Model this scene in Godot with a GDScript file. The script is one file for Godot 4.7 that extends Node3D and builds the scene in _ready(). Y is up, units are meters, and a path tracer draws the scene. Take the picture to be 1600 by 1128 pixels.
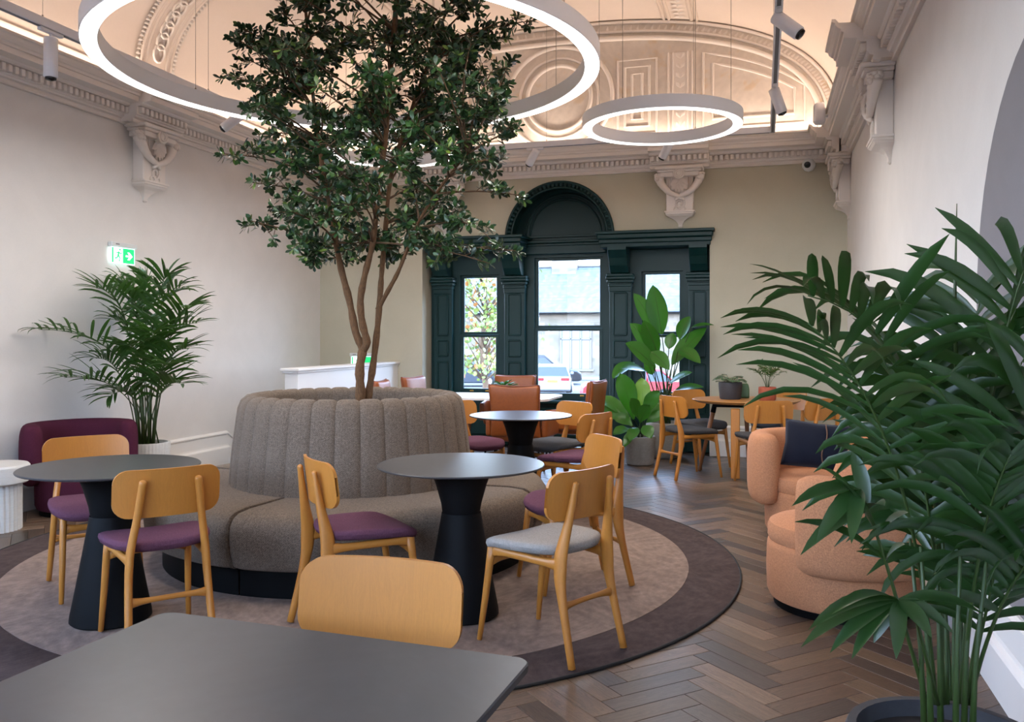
extends Node3D
# Restored vaulted hall used as a cafe lounge. Units are metres, y up, the room runs along -z.

const XL := -5.64      # left wall
const XR := 0.913       # right wall
const ZB := -10.22      # back wall
const ZF := 2.6         # wall behind the camera
const XC := -2.347      # middle of the room
const SKY := 3.9
const COVE := 0.52
const RING := 11.0
var M := {}
var used := {}
var rng := RandomNumberGenerator.new()
var noise := FastNoiseLite.new()


func _ready() -> void:
	# camera: level, lens shifted a little down
	var cam := Camera3D.new()
	cam.name = "camera"
	cam.projection = Camera3D.PROJECTION_FRUSTUM
	cam.near = 0.1
	cam.far = 300.0
	cam.size = 0.1 * 1128.0 / 1339.0
	cam.frustum_offset = Vector2(0, -37.9 / 1128.0 * cam.size)
	add_child(cam)
	cam.position = Vector3(0, 1.38, 0)
	cam.rotation.y = deg_to_rad(16.27)
	cam.current = true
	# overcast sky
	var sky_mat := ProceduralSkyMaterial.new()
	sky_mat.sky_top_color = Color(0.66, 0.80, 1.0)
	sky_mat.sky_horizon_color = Color(0.90, 0.95, 1.0)
	sky_mat.ground_horizon_color = Color(0.75, 0.76, 0.77)
	sky_mat.ground_bottom_color = Color(0.5, 0.5, 0.5)
	sky_mat.sky_energy_multiplier = SKY
	var sky := Sky.new()
	sky.sky_material = sky_mat
	var env := Environment.new()
	env.background_mode = Environment.BG_SKY
	env.sky = sky
	env.tonemap_mode = Environment.TONE_MAPPER_LINEAR
	env.tonemap_exposure = 1.0
	env.sdfgi_enabled = true
	env.ssao_enabled = true
	env.ssil_enabled = true
	var we := WorldEnvironment.new()
	we.name = "environment"
	we.environment = env
	add_child(we)
	make_materials()
	# warm light strips hidden on the cornices
	var warm := Color(1.0, 0.92, 0.85)
	var upward := Basis(Vector3.RIGHT, PI / 2)
	area(Vector3(XL + 0.13, 3.66, (ZF + ZB) / 2), upward, Vector2(0.04, ZF - ZB - 0.4), warm, COVE * 12.4, "cove_lamp")
	area(Vector3(XR - 0.13, 3.66, (ZF + ZB) / 2), upward, Vector2(0.04, ZF - ZB - 0.4), warm, COVE * 12.4, "cove_lamp")
	area(Vector3(XC, 3.66, ZB + 0.13), upward, Vector2(6.0, 0.04), warm, COVE * 6.0, "cove_lamp")
	build_room()
	window_wall()
	for q in [[Vector3(XL + 0.13, 3.64, (ZF + ZB) / 2), Vector3(0.04, 0.012, ZF - ZB - 0.4), "the left cornice"], [Vector3(XR - 0.13, 3.64, (ZF + ZB) / 2), Vector3(0.04, 0.012, ZF - ZB - 0.4), "the right cornice"], [Vector3(XC, 3.64, ZB + 0.13), Vector3(6.0, 0.012, 0.04), "the back cornice"]]:
		var st := ST()
		box(st, q[0], q[1], 0.002)
		var o := part("cove_light_strip", st, M.cove_led, self)
		tag(o, "warm light strip lying in the trough of " + q[2], "light strip", "cornice light strips")
	rug()
	round_sofa()
	round_tables()
	make_chair_shapes()
	chair(Vector2(-2.64, -3.285), 231, "purple", "chair with purple seat, back to the viewer, at the left round table", 0.0125)
	chair(Vector2(-3.49, -3.84), 53, "purple", "chair with purple seat facing the viewer behind the left round table", 0.0125)
	chair(Vector2(-1.83, -3.73), 136, "purple", "chair with purple seat seen from the side, left of the front round table", 0.0125)
	chair(Vector2(-0.93, -3.73), 242, "grey_felt", "chair with light grey seat, back to the viewer, right of the front round table", 0.0125)
	chair(Vector2(-1.03, -4.66), 306, "purple", "chair with purple seat just behind the light grey seated chair", 0.0125)
	chair(Vector2(-0.93, -1.80), 2, "purple", "chair whose curved back stands right behind the square foreground table")
	chair(Vector2(-1.38, -6.36), 247, "purple", "chair with purple seat, back to the viewer, at the far black round table", 0.0125)
	chair(Vector2(-1.68, -7.10), 325, "dark_felt", "chair with dark grey seat facing the viewer at the far black round table", 0.0125)
	chair(Vector2(-2.38, -6.98), 62, "purple", "chair mostly hidden by the round sofa at the far black round table", 0.0125)
	chair(Vector2(-0.68, -8.62), 131, "dark_felt", "chair with dark seat seen from the side, left of the oval wooden table")
	chair(Vector2(-0.62, -9.32), 44, "dark_felt", "chair with dark seat between the window plant and the oval wooden table")
	chair(Vector2(0.0, -8.30), 196, "dark_felt", "chair with dark seat, back to the viewer, in front of the oval wooden table")
	chair(Vector2(0.15, -9.58), 318, "dark_felt", "chair behind the oval wooden table, facing the viewer, against the beige wall")
	chair(Vector2(0.42, -8.72), 221, "dark_felt", "rightmost chair at the oval wooden table, above the peach armchair")
	var tub := tub_shapes()
	tub_chair(tub, Vector2(0.385, -6.27), 23, M.peach, "peach armchair with a navy cushion, farther from the viewer", "peach tub armchairs")
	tub_chair(tub, Vector2(0.39, -4.71), 253, M.peach, "peach armchair seen from behind, partly hidden by the palm", "peach tub armchairs")
	tub_chair(tub, Vector2(-5.20, -5.58), 58, M.plum, "plum armchair against the left wall", "").scale = Vector3(0.88, 0.98, 0.88)
	pillow(Vector3(0.35, 0.645, -6.13), Basis(Vector3.UP, deg_to_rad(-6)) * Basis(Vector3.RIGHT, -0.26) * Basis(Vector3.BACK, -0.09), 0.43, 0.32, "navy velvet cushion on the farther peach armchair")
	other_tables()
	leather_chair(Vector2(-2.21, -7.96), 178, "tan leather armchair, back to the viewer, in front of the window table")
	leather_chair(Vector2(-2.78, -9.42), 2, "tan leather armchair beyond the window table, behind its plant")
	leather_chair(Vector2(-1.90, -8.74), 262, "tan leather armchair at the right end of the window table")
	leather_chair(Vector2(-3.52, -8.20), 100, "tan leather armchair above the sofa rim, nearer of two at the table's left end")
	leather_chair(Vector2(-3.52, -8.98), 84, "tan leather armchair above the sofa rim, farther of two at the table's left end")
	indoor_tree()
	palm_near()
	palm_left()
	window_plants()
	small_plants()
	ring_light(Vector3(-2.573, 3.11, -5.103), 1.61, 0.10, 0.11, 6, "very large white ring light around the tree crown", RING)
	ring_light(Vector3(-0.80, 3.11, -7.16), 0.655, 0.085, 0.10, 4, "medium white ring light right of the tree", RING)
	ring_light(Vector3(-3.39, 3.11, -7.52), 0.60, 0.085, 0.10, 4, "small white ring light half hidden behind the tree crown", RING)
	tracks()
	exit_sign(Vector3(XL, 2.09, -6.53), PI / 2, "green exit sign with an arrow on the left wall above the palm", true)
	exit_sign(Vector3(-5.02, 1.02, ZB), 0.0, "low green exit sign on the beige wall over the stairs", false)
	small_fittings()
	street()

# ------------------------------------------------------------------ naming
func numbered(n: String) -> String:
	if not used.has(n):
		used[n] = 0
		return n
	used[n] += 1
	return "%s_%03d" % [n, used[n]]

func tag(o: Node, label := "", category := "", group := "", kind := "") -> Node:
	if label: o.set_meta("label", label)
	if category: o.set_meta("category", category)
	if group: o.set_meta("group", group)
	if kind: o.set_meta("kind", kind)
	return o

func base(called: String, at := Vector3.ZERO, turn := 0.0) -> Node3D:
	var o := Node3D.new()
	o.name = numbered(called)
	add_child(o)
	o.position = at
	o.rotation.y = turn
	return o

func put(called: String, mesh: Mesh, mat: Material, parent: Node, at := Vector3.ZERO, b := Basis()) -> MeshInstance3D:
	var o := MeshInstance3D.new()
	o.mesh = mesh
	o.material_override = mat
	o.name = numbered(called) if parent == self else called
	parent.add_child(o, true)
	o.transform = Transform3D(b, at)
	return o

func part(called: String, st: SurfaceTool, mat: Material, parent: Node, at := Vector3.ZERO, b := Basis()) -> MeshInstance3D:
	return put(called, done(st), mat, parent, at, b)

func done(st: SurfaceTool) -> ArrayMesh:
	st.generate_normals()
	return st.commit()

func struct(called: String, st: SurfaceTool, mat: Material) -> MeshInstance3D:
	var o := part(called, st, mat, self)
	o.set_meta("kind", "structure")
	return o

func copy(o: Node3D, at: Vector3, turn: float) -> Node3D:
	var c: Node3D = o.duplicate()
	c.name = numbered(str(o.name).trim_suffix("_000"))
	add_child(c)
	c.position = at
	c.rotation.y = turn
	return c

# ------------------------------------------------------------------ shapes
func ST() -> SurfaceTool:
	var s := SurfaceTool.new()
	s.begin(Mesh.PRIMITIVE_TRIANGLES)
	return s

func q4(st: SurfaceTool, a: Vector3, b: Vector3, c: Vector3, d: Vector3) -> void:
	st.add_vertex(a); st.add_vertex(b); st.add_vertex(c)
	st.add_vertex(a); st.add_vertex(c); st.add_vertex(d)

func t3(st: SurfaceTool, a: Vector3, b: Vector3, c: Vector3) -> void:
	st.add_vertex(a); st.add_vertex(b); st.add_vertex(c)

# box with chamfered edges (r = 0: plain)
func box(st: SurfaceTool, c: Vector3, s: Vector3, r := 0.0, b := Basis()) -> void:
	st.set_smooth_group(-1)
	var h := s * 0.5
	var ax := [Vector3.RIGHT, Vector3.UP, Vector3.BACK]
	for k in 3:
		for sg in [-1.0, 1.0]:
			var n: Vector3 = ax[k] * sg
			var u: Vector3 = ax[(k + 1) % 3]
			var rt: Vector3 = (-n).cross(u)
			var un := absf(u.dot(h)) - r
			var rn := absf(rt.dot(h)) - r
			var nn := absf(n.dot(h))
			var o: Vector3 = n * nn
			q4(st, c + b * (o + u * un - rt * rn), c + b * (o + u * un + rt * rn), c + b * (o - u * un + rt * rn), c + b * (o - u * un - rt * rn))
	if r <= 0.0: return
	for k in 3:
		var a1: Vector3 = ax[(k + 1) % 3]
		var a2: Vector3 = ax[(k + 2) % 3]
		var l := absf(ax[k].dot(h)) - r
		var h1 := absf(a1.dot(h))
		var h2 := absf(a2.dot(h))
		for s1 in [-1.0, 1.0]:
			for s2 in [-1.0, 1.0]:
				var p: Vector3 = a1 * s1 * h1 + a2 * s2 * (h2 - r)
				var w: Vector3 = a1 * s1 * (h1 - r) + a2 * s2 * h2
				var e: Vector3 = ax[k] * l
				if s1 * s2 > 0: q4(st, c + b * (p - e), c + b * (p + e), c + b * (w + e), c + b * (w - e))
				else: q4(st, c + b * (p + e), c + b * (p - e), c + b * (w - e), c + b * (w + e))
	for sx in [-1.0, 1.0]:
		for sy in [-1.0, 1.0]:
			for sz in [-1.0, 1.0]:
				var i := h - Vector3(r, r, r)
				var p1 := Vector3(sx * h.x, sy * i.y, sz * i.z)
				var p2 := Vector3(sx * i.x, sy * h.y, sz * i.z)
				var p3 := Vector3(sx * i.x, sy * i.y, sz * h.z)
				if sx * sy * sz > 0: t3(st, c + b * p1, c + b * p3, c + b * p2)
				else: t3(st, c + b * p1, c + b * p2, c + b * p3)

# parametric sheet f(u, v), u and v from 0 to 1
func sheet(st: SurfaceTool, nu: int, nv: int, f: Callable, group := 0) -> void:
	st.set_smooth_group(group)
	var p := []
	for i in nu + 1:
		var row := []
		for j in nv + 1: row.append(f.call(float(i) / nu, float(j) / nv))
		p.append(row)
	for i in nu:
		for j in nv: q4(st, p[i][j], p[i][j + 1], p[i + 1][j + 1], p[i + 1][j])

# turned shape; profile of (radius, height) from bottom to top; creases where it bends sharply
func lathe(st: SurfaceTool, prof: Array, segs := 32, c := Vector3.ZERO, a0 := 0.0, a1 := TAU, ripple := 0.0, waves := 0, sx := 1.0, sz := 1.0) -> void:
	var g := 1
	for j in prof.size() - 1:
		if j > 0:
			var d0: Vector2 = prof[j] - prof[j - 1]
			var d1: Vector2 = prof[j + 1] - prof[j]
			if absf(d0.angle_to(d1)) > 0.7: g += 1
		st.set_smooth_group(g)
		for i in segs:
			var t0 := a0 + (a1 - a0) * i / segs
			var t1 := a0 + (a1 - a0) * (i + 1) / segs
			var m0 := 1.0 + ripple * cos(t0 * waves)
			var m1 := 1.0 + ripple * cos(t1 * waves)
			var lo: Vector2 = prof[j]
			var hi: Vector2 = prof[j + 1]
			var e0 := Vector3(cos(t0) * m0 * sx, 0, sin(t0) * m0 * sz)
			var e1 := Vector3(cos(t1) * m1 * sx, 0, sin(t1) * m1 * sz)
			q4(st, c + e1 * hi.x + Vector3(0, hi.y, 0), c + e0 * hi.x + Vector3(0, hi.y, 0), c + e0 * lo.x + Vector3(0, lo.y, 0), c + e1 * lo.x + Vector3(0, lo.y, 0))

# swept tube; rad: one number, or an array of numbers or (across, along hint) pairs
func tube(st: SurfaceTool, pts: Array, rad, sides := 8, hint := Vector3.ZERO, closed := false, group := 0) -> void:
	st.set_smooth_group(group)
	var n := pts.size()
	var rings := []
	var up := hint
	for i in n:
		var t: Vector3
		if closed: t = (pts[(i + 1) % n] - pts[(i + n - 1) % n]).normalized()
		else: t = (pts[mini(i + 1, n - 1)] - pts[maxi(i - 1, 0)]).normalized()
		if hint == Vector3.ZERO:
			if i == 0: up = Vector3.UP if absf(t.y) < 0.9 else Vector3.RIGHT
		else: up = hint
		var nn: Vector3 = (up - t * up.dot(t)).normalized()
		if hint == Vector3.ZERO: up = nn
		var bb: Vector3 = t.cross(nn)
		var r = rad[i] if rad is Array else rad
		var ra: float = r.x if r is Vector2 else r
		var rb: float = r.y if r is Vector2 else r
		var ring := []
		for k in sides:
			var a := TAU * k / sides
			ring.append(pts[i] + bb * cos(a) * ra + nn * sin(a) * rb)
		rings.append(ring)
	for i in (n if closed else n - 1):
		var A: Array = rings[i]
		var B: Array = rings[(i + 1) % n]
		for k in sides: q4(st, A[k], B[k], B[(k + 1) % sides], A[(k + 1) % sides])
	if not closed:
		for e in 2:
			var ring: Array = rings[0 if e == 0 else n - 1]
			var mid := Vector3.ZERO
			for v in ring: mid += v / sides
			var d: Vector3 = (pts[0] - pts[1]).normalized() if e == 0 else (pts[n - 1] - pts[n - 2]).normalized()
			var rr: float = (ring[0] - mid).length()
			var cap: Vector3 = mid + d * rr * 0.35
			for k in sides:
				if e == 0: t3(st, cap, ring[k], ring[(k + 1) % sides])
				else: t3(st, cap, ring[(k + 1) % sides], ring[k])

func area2(p: PackedVector2Array) -> float:
	var a := 0.0
	for i in p.size():
		var q := p[(i + 1) % p.size()]
		a += p[i].x * q.y - q.x * p[i].y
	return a * 0.5

# flat outline given thickness from z0 to z1, front edge chamfered by r
func prism(st: SurfaceTool, poly: PackedVector2Array, z0: float, z1: float, xf := Transform3D(), r := 0.0, smooth := false) -> void:
	var p := poly.duplicate()
	if area2(p) < 0: p.reverse()
	var n := p.size()
	var ins := PackedVector2Array()
	for i in n:
		var e0 := (p[i] - p[(i + n - 1) % n]).normalized()
		var e1 := (p[(i + 1) % n] - p[i]).normalized()
		var n0 := Vector2(-e0.y, e0.x)
		var n1 := Vector2(-e1.y, e1.x)
		var m := (n0 + n1)
		m = m / maxf(0.3, m.dot(n1)) if m.length() > 0.01 else n1
		ins.append(p[i] + m * r)
	var idx := Geometry2D.triangulate_polygon(ins if r > 0 else p)
	st.set_smooth_group(-1)
	for side in 2:
		var src := ins if (side == 1 and r > 0) else p
		var z := z1 if side == 1 else z0
		for k in range(0, idx.size(), 3):
			var a := src[idx[k]]
			var b := src[idx[k + 1]]
			var c := src[idx[k + 2]]
			var ccw := (b - a).cross(c - a) > 0
			if ccw == (side == 1):
				var s := b
				b = c
				c = s
			t3(st, xf * Vector3(a.x, a.y, z), xf * Vector3(b.x, b.y, z), xf * Vector3(c.x, c.y, z))
	st.set_smooth_group(7 if smooth else -1)
	for i in n:
		var j := (i + 1) % n
		q4(st, xf * Vector3(p[j].x, p[j].y, z1 - r), xf * Vector3(p[j].x, p[j].y, z0), xf * Vector3(p[i].x, p[i].y, z0), xf * Vector3(p[i].x, p[i].y, z1 - r))
		if r > 0: q4(st, xf * Vector3(ins[j].x, ins[j].y, z1), xf * Vector3(p[j].x, p[j].y, z1 - r), xf * Vector3(p[i].x, p[i].y, z1 - r), xf * Vector3(ins[i].x, ins[i].y, z1))

func rect2(x0: float, y0: float, x1: float, y1: float) -> PackedVector2Array:
	return PackedVector2Array([Vector2(x0, y0), Vector2(x1, y0), Vector2(x1, y1), Vector2(x0, y1)])

func round_rect(w: float, h: float, r: float, n := 6) -> PackedVector2Array:
	var o := PackedVector2Array()
	for k in 4:
		var c := Vector2((w / 2 - r) * [1, -1, -1, 1][k], (h / 2 - r) * [1, 1, -1, -1][k])
		for i in n + 1:
			var a := PI / 2 * (k + float(i) / n)
			o.append(c + Vector2(cos(a), sin(a)) * r)
	return o

# soft rounded block, optionally bent by a function of its points
func soft(st: SurfaceTool, c: Vector3, s: Vector3, r: float, n := 4, bend = null) -> void:
	st.set_smooth_group(0)
	var h := s * 0.5
	var lines := []
	for k in 3:
		var l := []
		var hk: float = h[k]
		for i in n + 1: l.append(-hk + r * (1.0 - cos(PI / 2 * i / n)) * 1.0)
		var inner := 5
		for i in range(1, inner): l.append(lerpf(-hk + r, hk - r, float(i) / inner))
		for i in range(n, -1, -1): l.append(hk - r * (1.0 - cos(PI / 2 * i / n)))
		lines.append(l)
	for k in 3:
		var a := (k + 1) % 3
		var b := (k + 2) % 3
		for sg in [-1.0, 1.0]:
			var la: Array = lines[a]
			var lb: Array = lines[b]
			var pts := []
			for i in la.size():
				var row := []
				for j in lb.size():
					var v := Vector3()
					v[k] = h[k] * sg
					v[a] = la[i]
					v[b] = lb[j]
					var inn := v.clamp(-h + Vector3(r, r, r), h - Vector3(r, r, r))
					var d := v - inn
					v = inn + d.normalized() * r if d.length() > 1e-6 else v
					if bend != null: v = bend.call(v)
					row.append(c + v)
				pts.append(row)
			for i in la.size() - 1:
				for j in lb.size() - 1:
					if sg > 0: q4(st, pts[i][j], pts[i][j + 1], pts[i + 1][j + 1], pts[i + 1][j])
					else: q4(st, pts[i][j], pts[i + 1][j], pts[i + 1][j + 1], pts[i][j + 1])

func bez(a: Vector3, b: Vector3, c: Vector3, t: float) -> Vector3:
	return a * (1 - t) * (1 - t) + b * 2 * t * (1 - t) + c * t * t

func smooth_line(p: Array, per := 6) -> Array:
	var o := []
	var n := p.size()
	for i in n - 1:
		var p0: Vector3 = p[maxi(i - 1, 0)]
		var p3: Vector3 = p[mini(i + 2, n - 1)]
		for k in per: o.append((p[i] as Vector3).cubic_interpolate(p[i + 1], p0, p3, float(k) / per))
	o.append(p[n - 1])
	return o

func ramp(a: float, b: float, n: int) -> Array:
	var o := []
	for i in n: o.append(lerpf(a, b, float(i) / maxi(1, n - 1)))
	return o

# leaf blade from base to tip: widest at `peak`, folded along the midrib, sagging
func blade(st: SurfaceTool, a: Vector3, b: Vector3, w: float, face: Vector3, sag := 0.1, fold := 0.25, segs := 6, peak := 0.45, tip := 0.0, wavy := 0.0) -> void:
	st.set_smooth_group(0)
	var l := (b - a).length()
	var prev := []
	for i in segs + 1:
		var t := float(i) / segs
		var mid := a.lerp(b, t) + Vector3.UP * sag * l * 4.0 * t * (1.0 - t)
		var tt := pow(t, log(0.5) / log(peak))
		var ww := w * 0.5 * maxf(tip if i == segs else 0.0, pow(sin(PI * clampf(tt, 0.0, 1.0)), 0.75))
		if i == 0: ww = w * 0.06
		var dir := (b - a).normalized()
		var side := dir.cross(face).normalized()
		var nrm := side.cross(dir).normalized()
		var wv := wavy * l * sin(t * 15.0)
		var row := [mid - side * ww + nrm * (ww * fold + wv), mid, mid + side * ww + nrm * (ww * fold - wv)]
		if i > 0:
			for k in 2: q4(st, prev[k], prev[k + 1], row[k + 1], row[k])
		prev = row

# ------------------------------------------------------------------ materials
func tex(img: Image) -> ImageTexture:
	return ImageTexture.create_from_image(img)

func picture(n: int, m: int, f: Callable) -> ImageTexture:
	var d := PackedByteArray()
	d.resize(n * m * 3)
	var k := 0
	for y in m:
		for x in n:
			var c: Color = f.call(x, y)
			d[k] = int(clampf(c.r, 0, 1) * 255); d[k + 1] = int(clampf(c.g, 0, 1) * 255); d[k + 2] = int(clampf(c.b, 0, 1) * 255)
			k += 3
	return tex(Image.create_from_data(n, m, false, Image.FORMAT_RGB8, d))

func mat(key: String, c: Color, rough := 0.8, t: Texture2D = null, scale := Vector3.ONE, spec := 0.5) -> StandardMaterial3D:
	var m := StandardMaterial3D.new()
	m.resource_name = key
	m.albedo_color = c
	m.roughness = rough
	m.metallic_specular = spec
	if t:
		m.albedo_texture = t
		m.uv1_triplanar = true
		m.uv1_scale = scale
	M[key] = m
	return m

# value noise that repeats over an n x m picture
func tile_noise(x: float, y: float, n: float, m: float, fx: float, fy: float) -> float:
	var a := TAU * x / n
	var b := TAU * y / m
	return noise.get_noise_3d(cos(a) * fx + 31.0, sin(a) * fx + cos(b) * fy, sin(b) * fy - 17.0)

func make_materials() -> void:
	rng.seed = 11
	noise.seed = 5
	noise.noise_type = FastNoiseLite.TYPE_SIMPLEX
	noise.frequency = 1.0
	# cloth: mixed yarns, one thread to a pixel
	var tweed := picture(192, 192, func(x, y):
		var w := 0.74 + rng.randf() * 0.52 + (0.06 if (x + y) % 4 < 2 else -0.06)
		return Color(w * 0.84, w * 0.84, w * 0.84))
	var felt := picture(192, 192, func(x, y):
		var w := 0.79 + rng.randf() * 0.19
		return Color(w, w, w))
	var plaster := picture(256, 256, func(x, y):
		var w := 0.965 + 0.018 * tile_noise(x, y, 256, 256, 0.6, 0.6) + 0.010 * rng.randf()
		return Color(w, w, w))
	var stained := picture(256, 256, func(x, y):
		var s := tile_noise(x, y, 256, 256, 0.9, 0.9)
		var f := tile_noise(x + 90, y, 256, 256, 3.0, 3.0)
		var k := smoothstep(0.25, 0.75, s + 0.35 * f)
		var w := 0.95 + 0.04 * f
		return Color(w - 0.03 * k, w - 0.07 * k, w - 0.13 * k))
	var grain := picture(256, 256, func(x, y):
		var lines := tile_noise(x, y, 256, 256, 0.35, 9.0) * 0.5 + tile_noise(x, y, 256, 256, 0.6, 26.0) * 0.4
		var w := 0.93 + 0.07 * lines + 0.03 * rng.randf()
		return Color(w, w - 0.008, w - 0.03))
	var grain_up := picture(256, 256, func(x, y):
		var bend := tile_noise(x, y, 256, 256, 0.5, 0.5) * 30.0
		var lines := tile_noise(x + bend, y, 256, 256, 7.0, 0.4) * 0.5 + tile_noise(x, y, 256, 256, 24.0, 0.6) * 0.35
		var w := 0.93 + 0.08 * lines + 0.03 * rng.randf()
		return Color(w, w - 0.008, w - 0.03))
	var oak := picture(512, 256, func(x, y):
		var bend := tile_noise(x, y, 512, 256, 0.5, 0.8) * 22.0
		var lines := tile_noise(x, y + bend, 512, 256, 0.5, 10.0) * 0.6 + tile_noise(x, y, 512, 256, 1.4, 34.0) * 0.5
		var w := 0.82 + 0.30 * lines + 0.06 * rng.randf()
		return Color(w, w * 0.985, w * 0.96))
	var pile := picture(384, 384, func(x, y):
		var s := tile_noise(x, y, 384, 384, 1.6, 1.6) * 0.6 + tile_noise(x, y + 99, 384, 384, 4.5, 2.5) * 0.45
		var w := 0.88 + 0.17 * s + 0.07 * (rng.randf() - 0.5)
		return Color(w, w, w))
	var stone := picture(256, 256, func(x, y):
		var row := int(y / 21.3)
		var bx := int((x + (row % 2) * 24) / 48.0)
		var hsh := fposmod(sin(row * 91.7 + bx * 37.3) * 4375.5, 1.0)
		var w := 0.78 + 0.2 * hsh + 0.05 * rng.randf()
		return Color(w, w * (0.97 - 0.03 * hsh), w * 0.92))
	var slate := picture(256, 256, func(x, y):
		var row := int(y / 16.0)
		var bx := int((x + (row % 2) * 8) / 16.0)
		var hsh := fposmod(sin(row * 51.7 + bx * 17.3) * 2375.5, 1.0)
		var w := 0.72 + 0.26 * hsh - (0.22 if y % 16 < 2 else 0.0)
		return Color(w, w, w))
	var dust := picture(256, 256, func(x, y):
		var s := tile_noise(x, y, 256, 256, 1.2, 1.2) * 0.5 + tile_noise(x, y + 40, 256, 256, 3.5, 3.5) * 0.3
		var w := 0.86 + 0.13 * s
		return Color(w, w, w))
	var bark := picture(128, 256, func(x, y):
		var s := tile_noise(x, y, 128, 256, 3.0, 1.2) * 0.6 + tile_noise(x, y, 128, 256, 6.0, 6.0) * 0.4
		var w := 0.72 + 0.42 * s
		return Color(w, w * 0.97, w * 0.92))

	mat("wall", Color(0.875, 0.86, 0.845), 0.9, plaster, Vector3(0.7, 0.7, 0.7), 0.3)
	mat("wall_beige", Color(0.75, 0.725, 0.645), 0.9, plaster, Vector3(0.6, 0.6, 0.6), 0.3)
	mat("arch_paint", Color(0.53, 0.515, 0.53), 0.9, plaster, Vector3(0.9, 0.9, 0.9), 0.3)
	mat("vault", Color(0.90, 0.845, 0.80), 0.92, plaster, Vector3(0.35, 0.35, 0.35), 0.3)
	mat("tympanum", Color(0.87, 0.83, 0.79), 0.92, stained, Vector3(0.5, 0.5, 0.5), 0.3)
	mat("plaster", Color(0.885, 0.85, 0.82), 0.75, null, Vector3.ONE, 0.35)
	mat("trim", Color(0.9, 0.89, 0.88), 0.45)
	mat("teal", Color(0.03, 0.175, 0.175), 0.42, null, Vector3.ONE, 0.38)
	mat("tweed", Color(0.50, 0.44, 0.385), 0.95, tweed, Vector3(1.7, 1.7, 1.7), 0.2).rim_enabled = true
	M.tweed.rim = 0.25
	mat("tweed_dark", Color(0.42, 0.385, 0.355), 0.95, tweed, Vector3(3.2, 3.2, 3.2), 0.2)
	mat("purple", Color(0.425, 0.275, 0.34), 0.95, felt, Vector3(2, 2, 2), 0.2)
	mat("plum", Color(0.34, 0.16, 0.23), 0.95, felt, Vector3(3, 3, 3), 0.2)
	mat("grey_felt", Color(0.66, 0.63, 0.60), 0.95, felt, Vector3(2, 2, 2), 0.2)
	mat("dark_felt", Color(0.34, 0.335, 0.335), 0.95, felt, Vector3(2, 2, 2), 0.2)
	mat("peach", Color(0.82, 0.575, 0.42), 0.95, felt, Vector3(1.6, 1.6, 1.6), 0.2).rim_enabled = true
	M.peach.rim = 0.2
	mat("velvet", Color(0.06, 0.075, 0.13), 0.8, null, Vector3.ONE, 0.3).rim_enabled = true
	M.velvet.rim = 0.5
	mat("cord", Color(0.42, 0.30, 0.22), 0.8)
	mat("wood_x", Color(0.75, 0.49, 0.20), 0.4, grain, Vector3(0.8, 2.4, 2.4))
	mat("wood_y", Color(0.75, 0.49, 0.20), 0.4, grain_up, Vector3(2.4, 0.8, 2.4))
	mat("wood_top", Color(0.74, 0.52, 0.28), 0.4, grain, Vector3(1.0, 2.5, 2.5))
	mat("wood_brown", Color(0.52, 0.33, 0.19), 0.4, grain, Vector3(3.0, 1.0, 3.0))
	mat("black_top", Color(0.235, 0.235, 0.25), 0.34, dust, Vector3(1.3, 1.3, 1.3))
	mat("black", Color(0.055, 0.055, 0.058), 0.6, null, Vector3.ONE, 0.25)
	mat("ink", Color(0.03, 0.03, 0.032), 0.65, null, Vector3.ONE, 0.22)
	mat("white_top", Color(0.82, 0.79, 0.76), 0.35)
	mat("leather", Color(0.64, 0.335, 0.12), 0.42, dust, Vector3(4, 4, 4))
	mat("leather_seam", Color(0.45, 0.21, 0.09), 0.5)
	mat("rug_light", Color(0.59, 0.51, 0.465), 1.0, pile, Vector3(0.9, 0.9, 0.9), 0.1)
	mat("rug_dark", Color(0.355, 0.305, 0.295), 1.0, pile, Vector3(0.9, 0.9, 0.9), 0.1)
	mat("rug_edge", Color(0.13, 0.125, 0.12), 0.9)
	var pk := mat("plank", Color.WHITE, 0.36)
	pk.albedo_texture = oak
	pk.vertex_color_use_as_albedo = true
	mat("plank_joint", Color(0.10, 0.08, 0.07), 0.9)
	mat("ring_body", Color(0.92, 0.93, 0.95), 0.45)
	mat("track", Color(0.88, 0.88, 0.90), 0.4)
	mat("track_slot", Color(0.40, 0.40, 0.42), 0.5)
	mat("wire", Color(0.55, 0.53, 0.5), 0.4)
	mat("brass", Color(0.78, 0.58, 0.25), 0.3).metallic = 0.9
	mat("concrete", Color(0.66, 0.635, 0.60), 0.85, dust, Vector3(3, 3, 3))
	mat("white_pot", Color(0.86, 0.86, 0.86), 0.55, grain, Vector3(6, 1.2, 6))
	mat("dark_pot", Color(0.27, 0.26, 0.27), 0.7, dust, Vector3(5, 5, 5))
	mat("terracotta", Color(0.72, 0.36, 0.25), 0.75, dust, Vector3(6, 6, 6))
	mat("soil", Color(0.20, 0.155, 0.12), 1.0, felt, Vector3(4, 4, 4))
	mat("bark", Color(0.52, 0.38, 0.25), 0.9, bark, Vector3(9, 3.5, 9))
	mat("twig", Color(0.36, 0.27, 0.19), 0.9)
	mat("stem", Color(0.19, 0.26, 0.09), 0.5)
	var tone := [Color(0.13, 0.25, 0.13), Color(0.19, 0.33, 0.15), Color(0.10, 0.20, 0.13), Color(0.42, 0.50, 0.2)]
	for k in 4:
		mat("leaf%d" % k, tone[k], 0.30).backlight_enabled = true
		M["leaf%d" % k].backlight = Color(0.2, 0.3, 0.08)
	mat("foliage", Color.WHITE, 0.30).vertex_color_use_as_albedo = true
	mat("palm", Color(0.12, 0.22, 0.085), 0.36).backlight_enabled = true
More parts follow.
